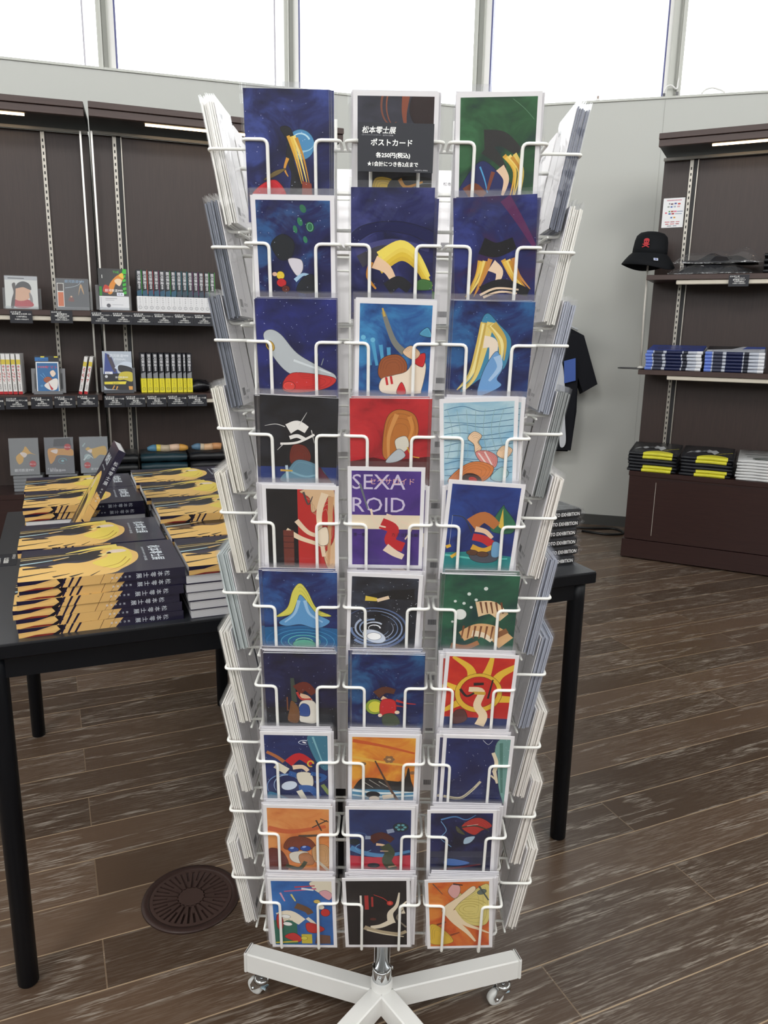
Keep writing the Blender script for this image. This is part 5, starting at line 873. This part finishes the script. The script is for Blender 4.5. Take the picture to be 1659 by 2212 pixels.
def lump(name, F, x, y, z, sx, sy, sz, m, seed, rough=.25, sub='body'):
    """soft irregular folded bundle"""
    rn = random.Random(seed); b = MB(); vs = []; fs = []; n1, n2 = 14, 7
    ph = [rn.uniform(0, 6.28) for _ in range(6)]
    for j in range(n2+1):
        v = j/n2; zz = v
        pr_ = (sin(pi*min(max(v, .06), .94)))**.35
        for i in range(n1*2):
            a = 2*pi*i/(n1*2); c_, s_ = cos(a), sin(a)
            k = (abs(c_)**5+abs(s_)**5)**-.2
            wob = 1+rough*.25*(sin(3*a+ph[0]+5*v)+.6*sin(7*a+ph[1]-4*v))
            vs.append((x+c_*k*sx/2*pr_*wob, y+s_*k*sy/2*pr_*wob, z+sz*(zz+rough*.18*sin(4*a+ph[2]+6*v)*zz)))
    N = n1*2
    for j in range(n2):
        for i in range(N): q = (i+1) % N; fs.append((j*N+i, j*N+q, j*N+N+q, j*N+N+i))
    fs += [tuple(range(N-1, -1, -1)), tuple(range(n2*N, n2*N+N))]
    b.add(vs, fs, m, True, F); return b
b = lump('cap', FB, .475, .12, .930, .13, .12, .06, mat('15151a', .3), 4, .4); o = b.build('cap'); tag(o, 'black wrapped cap at the right end of the yellow-banded row', 'cap')
# boxed discs standing on piles on the lower left base
GCASE = mat('85888c', .3, 0, .5, .3)
for q, (x, nm) in enumerate(((-.404, 'left'), (-.236, 'middle'), (-.066, 'right'))):
    for k in range(5 if q == 0 else 5):
        o = MB().rbox((-.070, 0, 0), (.070, .10, .0155), GCASE, .002).build('disc_case'); o.matrix_world = FA @ Tr(x+.012, .075, .4255+k*.0165)
        tag(o, f"grey disc case lying in the pile under the {nm} standing case", 'disc case', f"lying cases under the {nm} standing case")
    sh = [('p', [(.22, .5), (.46, .66), (.56, .78), (.72, .62), (.9, .54), (.7, .58), (.5, .5), (.44, .36), (.3, .3)], 'd8a850'), ('p', [(.36, .6), (.5, .62), (.6, .56), (.5, .48)], 'e6d8d0'), ('e', .78, .30, .12, .12, 0, 'b8232c'), ('x', 'Blu-ray', .68, .28, .07, 0, 0, 'f0e8e8'), ('x', '銀河鉄道999', .14, .10, .12, 0, 0, 'e2e2e6')] if q == 0 else [('p', [(.1, .66), (.3, .72), (.5, .7), (.94, .68), (.98, .5), (.6, .52), (.4, .5), (.3, .36), (.16, .3)], 'd0964a'), ('p', [(.2, .64), (.44, .68), (.4, .56)], 'e6d8d0'), ('P', [(.3, .76), (.34, .96), (.9, .98), (.94, .76)], '3a3c44'), ('e', .8, .74, .12, .12, 0, 'b8232c'), ('x', 'Blu-ray', .7, .72, .07, 0, 0, 'f0e8e8'), ('o', .6, .36, .14, .1, 0, 20, .03, .01, '5f9aa4'), ('e', .6, .36, .05, .04, 0, '8fc0c8'), ('x', 'さよなら', .06, .13, .08, 0, 0, 'dcdce2'), ('x', '銀河鉄道999', .14, .07, .10, 0, 0, 'e2e2e6')] if q == 1 else [('p', [(.2, .66), (.3, .72), (.44, .68), (.9, .74), (.94, .5), (.7, .5), (.5, .4), (.4, .56)], 'd0a850'), ('p', [(.26, .62), (.42, .66), (.4, .56)], 'e6d8d0'), ('e', .26, .46, .12, .1, 0, '9fb4b8'), ('s', [(.12, .36), (.3, .5), (.46, .4)], .06, .02, 'c8d4d4'), ('s', [(.1, .74), (.2, .84)], .06, .03, '9fb4b8'), ('e', .24, .22, .12, .12, 0, 'b8232c'), ('x', 'Blu-ray', .14, .2, .07, 0, 0, 'f0e8e8'), ('x', '銀河鉄道999', .36, .08, .10, 0, 0, 'e2e2e6')]
    flat_cover('disc_case', FA, x, .510, .138, .188, .016, mat(('77797c', '5c5e66', '7c8288')[q], .3), sh, f"{nm} of the three standing grey disc cases with a red sticker", 'disc case', 8, GCASE, .085, 'case', shell=ACRYL)
# folded dark towels and a rolled print on the base of the second unit
for k, (x0, x1, cs, lab) in enumerate(((.19, .40, ('4f7f9c', 'd8c25a', 'b8a890', 'd8b8a0', 'd09a48'), 'rolled colour-printed cloth lying above the far catalogues'), (.42, .62, ('5a7a94', 'c8b8a0', 'd8b088', 'c89060'), 'second rolled printed cloth beside the rack'))):
    b = MB(); n = len(cs); cuts = (0, .22, .32, .55, .78, 1)
    for i, c_ in enumerate(cs):
        a, e_ = x0+(x1-x0)*cuts[i], x0+(x1-x0)*cuts[i+1]
        rr = lambda q: .019*(min(1, 5*(q-x0)/(x1-x0)+.45))*(min(1, 5*(x1-q)/(x1-x0)+.5))
        P = [a+(e_-a)*j/3 for j in range(4)]
        b.tube([(q, .03, .002*sin(60*q)) for q in P], [rr(q) for q in P], mat(c_, .45), 14, True, FB @ Tr(0, .03, .637))
    b.build('rolled_cloth') 
    o = bpy.data.objects['rolled_cloth' if k == 0 else 'rolled_cloth.001']; tag(o, lab, 'cloth')

# ================================================================== RIGHT UNIT GOODS
def shirt_pack_meshes(w_, d, h, body, prints, seed):
    """one folded shirt in a clear bag: front edge is the rounded fold"""
    rn = random.Random(seed)
    b = MB(); prof = []
    for i in range(7): a = -pi/2+pi*i/6; prof.append((-cos(a)*h*.5, h*.5+sin(a)*h*.48))
    prof = prof+[(d, h*.96), (d, h*.04)]
    n = 10; vs = []; fs = []
    for i in range(n+1):
        x = -w_/2+w_*i/n; e_ = 1-.25*(1 if i in (0, n) else 0)
        for y, z in prof: vs.append((x, y+.003*sin(36*x+seed), h*.5+(z-h*.5)*e_*(1+.08*sin(i*1.7+seed))))
    P = len(prof)
    for i in range(n):
        for j in range(P): q = (j+1) % P; fs.append((i*P+j, i*P+q, (i+1)*P+q, (i+1)*P+j))
    fs += [tuple(range(P)), tuple(range(n*P+P-1, n*P-1, -1))]
    b.add(vs, fs, body, True); shirt = b.mesh('folded_shirt')
    b = MB()
    for pts, col in prints:                              # (x, t) with t: 0 foot of the fold .. 1 top of the fold, then onto the top face
        q = []
        for px, t in smooth(pts, 5):
            if t <= 1: a = -pi/2+pi*max(0, t); y, z = -cos(a)*h*.5-.0012, h*.5+sin(a)*h*.48*1.03
            else: y, z = min(.004+(t-1)*d*.9, d*.97), h*1.02+.0012
            q.append((px*w_, y+.003*sin(36*px*w_+seed), z+.0006))
        # strip fill between lower and upper outline keeps the print on the curved fold
        b.add(q, [tuple(range(len(q)))], mat(col, .45))
    pr_ = b.mesh('print') if prints else None
    return shirt, pr_
def grid_print(w_, h, d, x0, x1, t1, col, top=None, seed=0):
    """a band of ink wrapped over the fold from its foot up to t1 across the top"""
    b = MB(); nx, nt = 12, 10; vs = []; fs = []
    for i in range(nx+1):
        u = i/nx; x = (x0+(x1-x0)*u)*w_; tm = t1(u) if callable(t1) else t1
        for j in range(nt+1):
            t = tm*j/nt
            if t <= 1: a = -pi/2+pi*t; y, z = -cos(a)*(h*.5+.0012), h*.5+sin(a)*h*.49
            else: y, z = (t-1)*d, h*.985+.0008
            vs.append((x, y+.003*sin(36*x+seed), h*.5+(z-h*.5)*1.1))
    for i in range(nx):
        for j in range(nt): a = i*(nt+1)+j; fs.append((a, a+nt+1, a+nt+2, a+1))
    b.add(vs, fs, mat(col, .45), True); return b
YW, DK = 'e0da3c', '1d1f26'
def pack(F, x, y, z, parts, label, group, rot=0., name='bagged_shirt', k=0, wedge=1.7):
    t = thing(name, label, 'shirt', F @ Tr(x, y, z) @ Rz(R(rot)) @ Rx(R(wedge*k)), group)
    for nm, me in parts: new(nm, me, t)
    return t
SW_, SD_, SHH = .262, .215, .0172
black_shirt, _ = shirt_pack_meshes(SW_, SD_, SHH, mat(DK, .5), (), 1)
yprint = grid_print(SW_, SHH, SD_, -.20, .40, 1.0, YW, seed=1).mesh('print')
ytop = grid_print(SW_, SHH, SD_, -.20, .40, lambda u: 1+.16*sin(pi*u)**.6+.05*u, YW, seed=1).mesh('print')
b = MB(); rn = random.Random(8)
b.add([(-.11+.018*i, .055+.020*(i % 2)+.05*sin(i*.4), SHH*1.08) for i in range(9)]+[(.055-.018*i, .10+.022*(i % 2)+.03*sin(i*.7), SHH*1.08) for i in range(9)], [tuple(range(18))], mat('c4c8cc', .4))
for i in range(4): b.add([(.03+.02*i, .06+.01*i, SHH*1.085), (.07+.018*i, .07+.012*i, SHH*1.085), (.07+.018*i, .075+.012*i, SHH*1.085)], [(0, 1, 2)], mat(YW, .45))
swash = b.mesh('pale_print')
bagm = [bag_mesh(-SW_/2-.008, SW_/2+.008, -.014, SD_+.01, .0005, SHH*1.12, .004, 60+i) for i in range(3)]
WHERE = ('bottom', 'second from bottom', 'third from bottom', 'third from top', 'second from top', 'topmost')
z0 = .512
for s_, (x, nm, n) in enumerate(((.118, 'left', 6), (.400, 'right', 6))):
    for k in range(n):
        top = k == n-1; vis = k not in (2, 3)
        parts = [('folded_shirt', black_shirt), ('clear_bag', bagm[k % 3])]
        if top: parts += [('shirt_logo', ytop), ('pale_print', swash)]
        elif vis: parts.append(('shirt_logo', yprint))
        pack(FR_, x+rb.uniform(-.005, .005), .022+rb.uniform(-.003, .003), z0+k*.0186, parts, f"black shirt with yellow print, {WHERE[k]} of the {nm} black pile" if vis else f"plain-edged black shirt, {WHERE[k]} of the {nm} black pile", 'black and yellow bagged shirts', rb.uniform(-1.5, 1.5), k=k)
white_shirt, _ = shirt_pack_meshes(SW_, SD_, .0150, mat('dedfe0', .5), (), 3)
bagw = bag_mesh(-SW_/2-.008, SW_/2+.008, -.014, SD_+.01, .0005, .0172, .004, 71)
b = MB(); g = mat('3a463c', .5)
for pts, w0, w1 in (([(-.09, .06), (-.02, .075), (.1, .07)], .006, .003), ([(-.06, .04), (.02, .05), (.09, .03)], .012, .006), ([(-.1, .10), (0, .115), (.11, .1)], .005, .004), ([(-.05, .02), (.0, .024), (.05, .016)], .014, .01)): b.poly([(p[0], p[1], .0168) for p in stroke(pts, w0, w1)], g)
letters(b, '999', -.06, .008, .022, g, Tr(0, 0, .0169)); wprint = b.mesh('print')
for k in range(7):
    parts = [('folded_shirt', white_shirt), ('clear_bag', bagw)]+([('shirt_logo', wprint)] if k == 6 else [])
    pack(FR_, .685+rb.uniform(-.005, .005), .022, z0+k*.0162, parts, "white shirt with dark print on top of the white pile" if k == 6 else "white bagged shirt under the printed top one of the white pile", 'white bagged shirts', rb.uniform(-1.5, 1.5), k=k, wedge=1.3)
# blue and white packs on the middle shelf
blue_shirt, _ = shirt_pack_meshes(.288, .208, .0162, mat('c9cfdc', .45), (), 5)
def bp(x0, x1, col): return grid_print(.288, .0162, .208, x0, x1, 1.0, col, seed=5)
b = MB(); rn = random.Random(2)
for x0, x1, col in ((-.5, -.38, '6a86d8'), (-.36, -.2, '3a3f55'), (-.14, .14, '16204a'), (.16, .24, '2a2e3c'), (.4, .5, 'e6e8ee')):
    q = grid_print(.288, .0162, .208, x0, x1, 1.0, col, seed=5); o_ = len(b.v); b.v += q.v; kk = b.mi(q.mats[0]); b.f += [tuple(i+o_ for i in f) for f in q.f]; b.m += [kk]*len(q.f); b.sm += q.sm
bstr = b.mesh('print')
b = MB(); b.box((-.142, -.002, .0172), (.142, .205, .0176), mat('2c418e', .45)); letters(b, 'GALAXY', -.10, .06, .045, mat('151a38', .5), Tr(0, 0, .0178), 0, .18); gtop = b.mesh('print')
b = MB(); b.poly([(-.14, .0, .0176), (.14, 0, .0176), (.14, .2, .0176), (-.14, .2, .0176)], mat('d4d8e2', .45)); b.poly([(-.14, .06, .0178), (-.02, .1, .0178), (.03, .2, .0178), (-.14, .2, .0178)], mat('1b1b20', .45)); b.poly([(.03, .1, .0178), (.14, .12, .0178), (.14, .2, .0178), (.05, .2, .0178)], mat('3a57b0', .45)); wtop = b.mesh('print')
bagb = [bag_mesh(-.152, .152, -.012, .218, .0005, .0178, .004, 81+i) for i in range(2)]
for s_, (x, nm) in enumerate(((.176, 'left'), (.478, 'right'))):
    for k in range(6):
        top = k == 5
        parts = [('folded_shirt', blue_shirt), ('clear_bag', bagb[k % 2]), ('shirt_logo', bstr)]+([('shirt_logo', gtop if s_ == 0 else wtop)] if top else [])
        pack(FR_, x+rb.uniform(-.004, .004), .018, 1.081+k*.0178, parts, f"blue and white shirt on top of the {nm} pile on the middle shelf" if top else f"blue and white bagged shirt, {WHERE[k]} of the {nm} middle-shelf pile", 'blue and white bagged shirts', rb.uniform(-1, 1), k=k, wedge=1.5)
# crinkled clear bags with dark shirts on the top shelf
def crumple(x0, x1, y0, y1, z0, h, seed, m, name, n=22, m_=9):
    rn = random.Random(seed); ph = [rn.uniform(0, 6.3) for _ in range(8)]; b = MB(); vs = []; fs = []
    for s in (0, 1):
        for j in range(m_+1):
            for i in range(n+1):
                u, v = i/n, j/m_; e_ = min(1, 4.5*min(u, 1-u))*min(1, 5*min(v, 1-v)); e_ = max(e_, 0)
                zz = z0+.002+h*(.42*e_**.6 if s == 0 else .42*e_**.6)*(1 if s else .25)*1.8+(.010*sin(9*u+ph[0]+3*v)+.008*sin(17*u+ph[1])+.006*sin(13*v+ph[2]))*(1 if s else .3)*(.4+.6*e_)
                zz = max(zz, z0+.0012)
                vs.append((x0+(x1-x0)*u+.006*sin(11*v+ph[3]), y0+(y1-y0)*v-.010*sin(8*u+ph[4])*(1-v), zz+(0.004 if s else 0)))
    k = (n+1)*(m_+1)
    for s in (0, 1):
        for j in range(m_):
            for i in range(n): a = s*k+j*(n+1)+i; fs.append((a, a+1, a+n+2, a+n+1) if s else (a, a+n+1, a+n+2, a+1))
    per = [i for i in range(n)]+[j*(n+1)+n for j in range(m_)]+[m_*(n+1)+n-i for i in range(n)]+[(m_-j)*(n+1) for j in range(m_)]
    for i in range(len(per)): q = per[(i+1) % len(per)]; fs.append((per[i], q, q+k, per[i]+k))
    b.add(vs, fs, m, False); return b.mesh(name)
CR = clear('crumpled_bag_film', tint=(.97, .97, .975), haze=.025, gloss=.07, rough=.10, graze=.18, bump=.8, bscale=18., hazecol=(.8, .8, .84))
for k, (x0, x1, z, h, lab) in enumerate(((.13, .50, 1.583, .056, 'lower crinkled clear bag of dark clothing on the top right shelf'), (.155, .545, 1.634, .070, 'upper crinkled clear bag of dark clothing on the top right shelf'))):
    t = thing('crinkled_bag', lab, 'bag', FR_)
    new('clear_film', crumple(x0-.02, x1+.02, .004, .235, z-.001, h+.014, 30+k, CR, 'clear_film'), t)
    new('dark_clothing', crumple(x0+.02, x1-.015, .02, .225, z+.003, h*(.95 if k == 0 else .6), 40+k, mat('15171f', .45), 'dark_clothing'), t)
for k in range(4):
    t = thing('bagged_shirt', f"dark folded pack at the right picture edge of the top shelf, {('bottom', 'second from bottom', 'second from top', 'topmost')[k]}", 'shirt', FR_ @ Tr(.695, .02, 1.5825+k*.026), 'dark packs at the right end of the top shelf')
    new('folded_shirt', DKS if k else shirt_pack_meshes(.26, .2, .022, mat('1a1c20', .35), (), 9)[0], t) if k == 0 else new('folded_shirt', DKS, t)
    if k == 0: DKS = t.children[0].data
    new('clear_bag', bag_mesh(-.14, .14, -.012, .21, .001, .0245, .005, 90+k), t)

# hat on its wire stand
hx, hy = -.006, .06
t = thing('hat_stand', 'thin wire hat stand with a ring foot on the middle right shelf', 'hat stand', FR_ @ Tr(hx+.012, hy, 1.081))
b = MB(); b.tube([(-.004, 0, .004), (-.012, 0, .30), (-.014, 0, .62)], .0055, mat('c8c4bc', .35), 10); b.build('rod', t)
b = MB(); b.tube([(.075*cos(2*pi*i/32)-.05, .05*sin(2*pi*i/32), .0035) for i in range(33)], .0035, mat('4a4a4c', .35, .5), 8); b.lathe([(.022, .002), (.02, .012), (.008, .018)], mat('dcdad4', .4), 20, Tr(.0, 0, 0)); b.build('ring_foot', t)
HATM = mat('14161a', .75, 0, .2)
t = thing('bucket_hat', 'black bucket hat with a small red emblem on the hat stand', 'hat', FR_ @ Tr(hx, hy, 1.668) @ Ry(R(4)) @ Rz(R(12)))
def hatring(prof, wav, m, name, th=.0025):
    b = MB(); n = 48; vs = []; fs = []
    P = prof+[(r-th, z-th*.5) for r, z in prof[::-1]]
    for r, z in P:
        for k in range(n): a = 2*pi*k/n; vs.append((r*1.08*cos(a), r*.96*sin(a), z+wav*r/.13*(sin(2*a+.7)*.010+.006*sin(3*a))*(1 if r > .085 else 0)))
    for i in range(len(P)-1):
        for k in range(n): q = (k+1) % n; fs.append((i*n+k, i*n+q, i*n+n+q, i*n+n+k))
    b.add(vs, fs, m, True); return b.build(name, t)
hatring([(.0005, .142), (.03, .141), (.058, .133), (.074, .116), (.080, .09), (.084, .05), (.0845, .028)], 0, HATM, 'crown')
hatring([(.083, .030), (.098, .010), (.116, -.016), (.130, -.040)], 1, HATM, 'brim')
b = MB(); K = Tr(-.030, -.083, .072) @ Rz(R(-18)) @ Rx(R(-6)) @ UPR; rd = mat('b8232c', .6)
b.poly([(x*.9, y, 0) for x, y in smooth([(-.014, .004), (-.015, .022), (0, .028), (.015, .022), (.014, .004), (.008, -.004), (-.008, -.004)])], rd, K); b.poly([(p[0], p[1], .0004) for p in stroke([(-.018, -.018), (0, -.010), (.018, -.002)], .005, .005)], rd, K); b.poly([(p[0], p[1], .0005) for p in stroke([(-.018, -.002), (0, -.010), (.018, -.018)], .005, .005)], rd, K)
for s in (-1, 1): b.poly([(x, y, .0008) for x, y in ell(s*.0055, .011, .0032, .0028)], HATM, K)
b.build('emblem', t)
b = MB(); K = Tr(.030, -.1135, -.006) @ Rz(R(14)) @ Rx(R(-30)) @ UPR; b.poly([(-.012, -.007, 0), (.012, -.007, 0), (.012, .007, 0), (-.012, .007, 0)], mat('dfe4f4', .4), K); b.poly([(-.008, -.003, .0004), (.008, -.003, .0004), (.008, .003, .0004), (-.008, .003, .0004)], mat('3a4a9a', .4), K); b.build('brim_tag', t)

# notice of accepted payments stuck on the panel
t = thing('notice_sheet', 'white notice sheet with small coloured marks on the right unit panel', 'notice', FR_ @ Tr(.014, .262, 1.852))
b = MB(); b.rbox((0, 0, 0), (.113, .0016, .155), mat('f0f0f2', .35), .0006); b.build('sheet', t)
b = MB(); M = Tr(0, -.0004, 0) @ UPR
def chip(x, y, w_, h, c): b.poly([(x, y, 0), (x+w_, y, 0), (x+w_, y+h, 0), (x, y+h, 0)], mat(c, .5), M)
chip(.018, .140, .078, .006, 'e3b4c0'); letters(b, '当店で使える電子決済', .022, .1405, .005, mat('8a3048', .5), M, 0, .07)
for x, y, w_, c in ((.030, .122, .006, '7a7a80'), (.040, .120, .013, '6a4a5a'), (.059, .122, .012, '3a4a9a'), (.077, .120, .014, 'c83a2c'), (.024, .106, .011, '9aa09a'), (.040, .105, .010, '2f5fb0'), (.056, .106, .012, 'a8b4c4'), (.075, .106, .014, 'd8a8b0'),
                   (.014, .074, .010, 'd86a78'), (.032, .081, .008, '4a9a4a'), (.044, .081, .014, 'b05a4a'), (.060, .081, .014, 'd87a98'), (.076, .082, .030, '8a94b0'), (.032, .069, .012, '3a6ab8'), (.048, .069, .014, 'a83040'), (.066, .070, .036, '9aa8c0'), (.044, .049, .010, '4a70b0'), (.060, .049, .010, 'd89a3a'),
                   (.016, .028, .026, 'c86a70'), (.046, .028, .022, 'a8505a'), (.074, .028, .020, 'c87078'), (.020, .017, .018, 'b84a54'), (.044, .017, .024, 'c86a70'), (.074, .017, .018, 'a83a48'), (.030, .007, .024, '8a8a94'), (.060, .007, .020, '8a94a4')): chip(x, y, w_, .0075 if w_ < .016 else .0042, c)
b.build('printed_marks', t)

# hanging shirts in front of the right wall
wd = RD; WF = axes(RP+RD*.53-RN*.17, RD, RN, (0, 0, 1))
def tee(name, label, y, mt, dx=0., dz=0.):
    t = thing(name, label, 'shirt', WF @ Tr(dx, y, dz))
    b = MB(); out_ = [(-.11, 1.34), (.0, 1.315), (.11, 1.34), (.23, 1.28), (.335, .98), (.25, .925), (.212, 1.02), (.218, .80), (.20, .55), (-.20, .545), (-.218, .80), (-.212, 1.02), (-.25, .925), (-.335, .98), (-.23, 1.28)]
    n = len(out_); vs = [(x, -.018-.010*sin(6*x+9*z), z) for x, z in out_]+[(x, .018+.006*sin(7*x+5*z), z) for x, z in out_]
    b.add(vs, [tuple(range(n)), tuple(range(2*n-1, n-1, -1))]+[(i, n+i, n+(i+1) % n, (i+1) % n) for i in range(n)], mt); b.build('shirt_body', t)
    b = MB(); b.tube([(-.10, 0, 1.335), (0, -.004, 1.365), (.10, 0, 1.335)], .007, mat('15161a', .6), 8); b.build('collar', t)
    return t
BT_ = mat('17181e', .8, 0, .2)
t1 = tee('hanging_shirt', 'black shirt with a white print hanging at the right of the rack', -.03, BT_, 0, -.02)
b = MB(); wp = mat('c9ccd2', .6); Y = -.0345
def ink(pts, m, dz=0, cl=True): b.poly([(x, Y-dz, z) for x, z in (smooth(pts) if cl else pts)][::-1], m)
ink([(-.16, 1.06), (-.02, 1.17), (.09, 1.14), (.13, 1.0), (.15, .76), (.165, .60), (.13, .58), (.115, .74), (.085, .92), (.03, 1.04), (-.02, 1.02), (-.05, .94), (-.12, .98)], wp)
ink([(.06, .90), (.10, .86), (.10, .80), (.06, .78)], wp)
for i in range(3): b.poly([(p[0], Y, p[1]) for p in stroke([(-.08+.01*i, .66+.05*i), (.01, .70+.03*i), (.07, .78)], .003, .012)], wp)
ink([(.12, 1.12), (.19, 1.14), (.20, 1.0), (.13, .98)], mat('3a5aa8', .6), .0006, False)
b.build('shirt_logo', t1)
tee('hanging_shirt', 'plain black shirt hanging behind the white-printed one', .022, mat('101116', .85, 0, .2), -.02, -.035)
t = thing('wall_hook', 'pale hook and hanger holding the black shirts on the right wall', 'hanger', WF)
b = MB(); b.tube([(0, .165, 1.42), (0, .0, 1.42), (0, -.05, 1.425)], .006, mat('dcdad6', .35), 8); b.build('peg', t)
b = MB(); b.tube(bend([(-.19, -.004, 1.295), (-.02, -.004, 1.365), (0, -.004, 1.40), (.02, -.004, 1.365), (.19, -.004, 1.295)], .02), .008, mat('cfd2d4', .3), 8); b.tube([(0, -.004, 1.395), (.0, -.004, 1.426)], .003, STEEL, 6); b.build('hanger', t)
# cables
b = MB(); F = axes(RP, RD, RN, (0, 0, 1)); pts = [F @ Vector(p) for p in ((.62, -.10, .008), (.74, -.17, .008), (.9, -.16, .008), (1.06, -.10, .008), (1.12, -.24, .008), (1.0, -.30, .008), (.84, -.25, .008))]
b.tube(bend(pts, .08, 6), .008, mat('151517', .4), 8); o = b.build('floor_cable'); tag(o, 'black cable looped on the floor along the right wall', 'cable')
b = MB(); z = SILL+.013; pts = [F @ Vector(p) for p in ((1.115, -.004, z+.004), (1.125, -.008, z+.05), (1.155, -.008, z+.062), (1.19, 0, z+.03), (1.195, .01, z+.10))]
b.tube(bend(pts, .03, 6), .005, WHITEP, 8); b.box((1.112, -.011, z), (1.126, .0, z+.016), mat('55565a', .5), F); b.box((1.186, -.006, z), (1.20, .01, z+.022), mat('6a6a6c', .5), F); o = b.build('window_cable'); tag(o, 'white cable curling at the foot of the right window post', 'cable')
b = MB(); pts = [F @ Vector(p) for p in ((1.33, .0, z+.004), (1.35, -.004, z+.026), (1.39, -.004, z+.034), (1.44, 0, z+.016), (1.46, 0, z+.004))]
b.tube(bend(pts, .03, 6), .005, WHITEP, 8); o = b.build('window_cable'); tag(o, 'short white cable arching on the sill at the right edge', 'cable')
for x, lab in ((.735, 'small clip on the sill between the rack and the window post'), (1.72, 'small clip on the sill near the right picture edge')):
    b = MB(); b.rbox((x-.012, -.006, z-.001), (x+.012, .012, z+.010), WHITEP, .001, F); b.rbox((x-.006, -.004, z+.010), (x+.007, .008, z+.026), mat('a89890', .5), .001, F); o = b.build('sill_clip'); tag(o, lab, 'clip')

# bagged folded towels on the base of the second left unit
for k, (x, n, w_, colr, nm) in enumerate(((.085, 4, .11, '101418', 'narrow black'), (.275, 4, .235, '14303a', 'dark teal'), (.525, 4, .235, '14151a', 'plain black'))):
    sm_, _ = shirt_pack_meshes(w_, .2, .045, mat(colr, .45), (), 20+k); bg_ = bag_mesh(-w_/2-.006, w_/2+.006, -.012, .21, .0005, .0475, .006, 120+k)
    for j in range(n):
        t = thing('towel_pack', f"{nm} bagged towel behind the catalogues, {('bottom', 'second from bottom', 'second from top', 'topmost')[j]} of its pile", 'towel', FB @ Tr(x+rb.uniform(-.006, .006), .022, .4255+j*.0482) @ Rz(R(rb.uniform(-2, 2))), f"{nm} towels behind the catalogues")
        new('folded_towel', sm_, t); new('clear_bag', bg_, t)
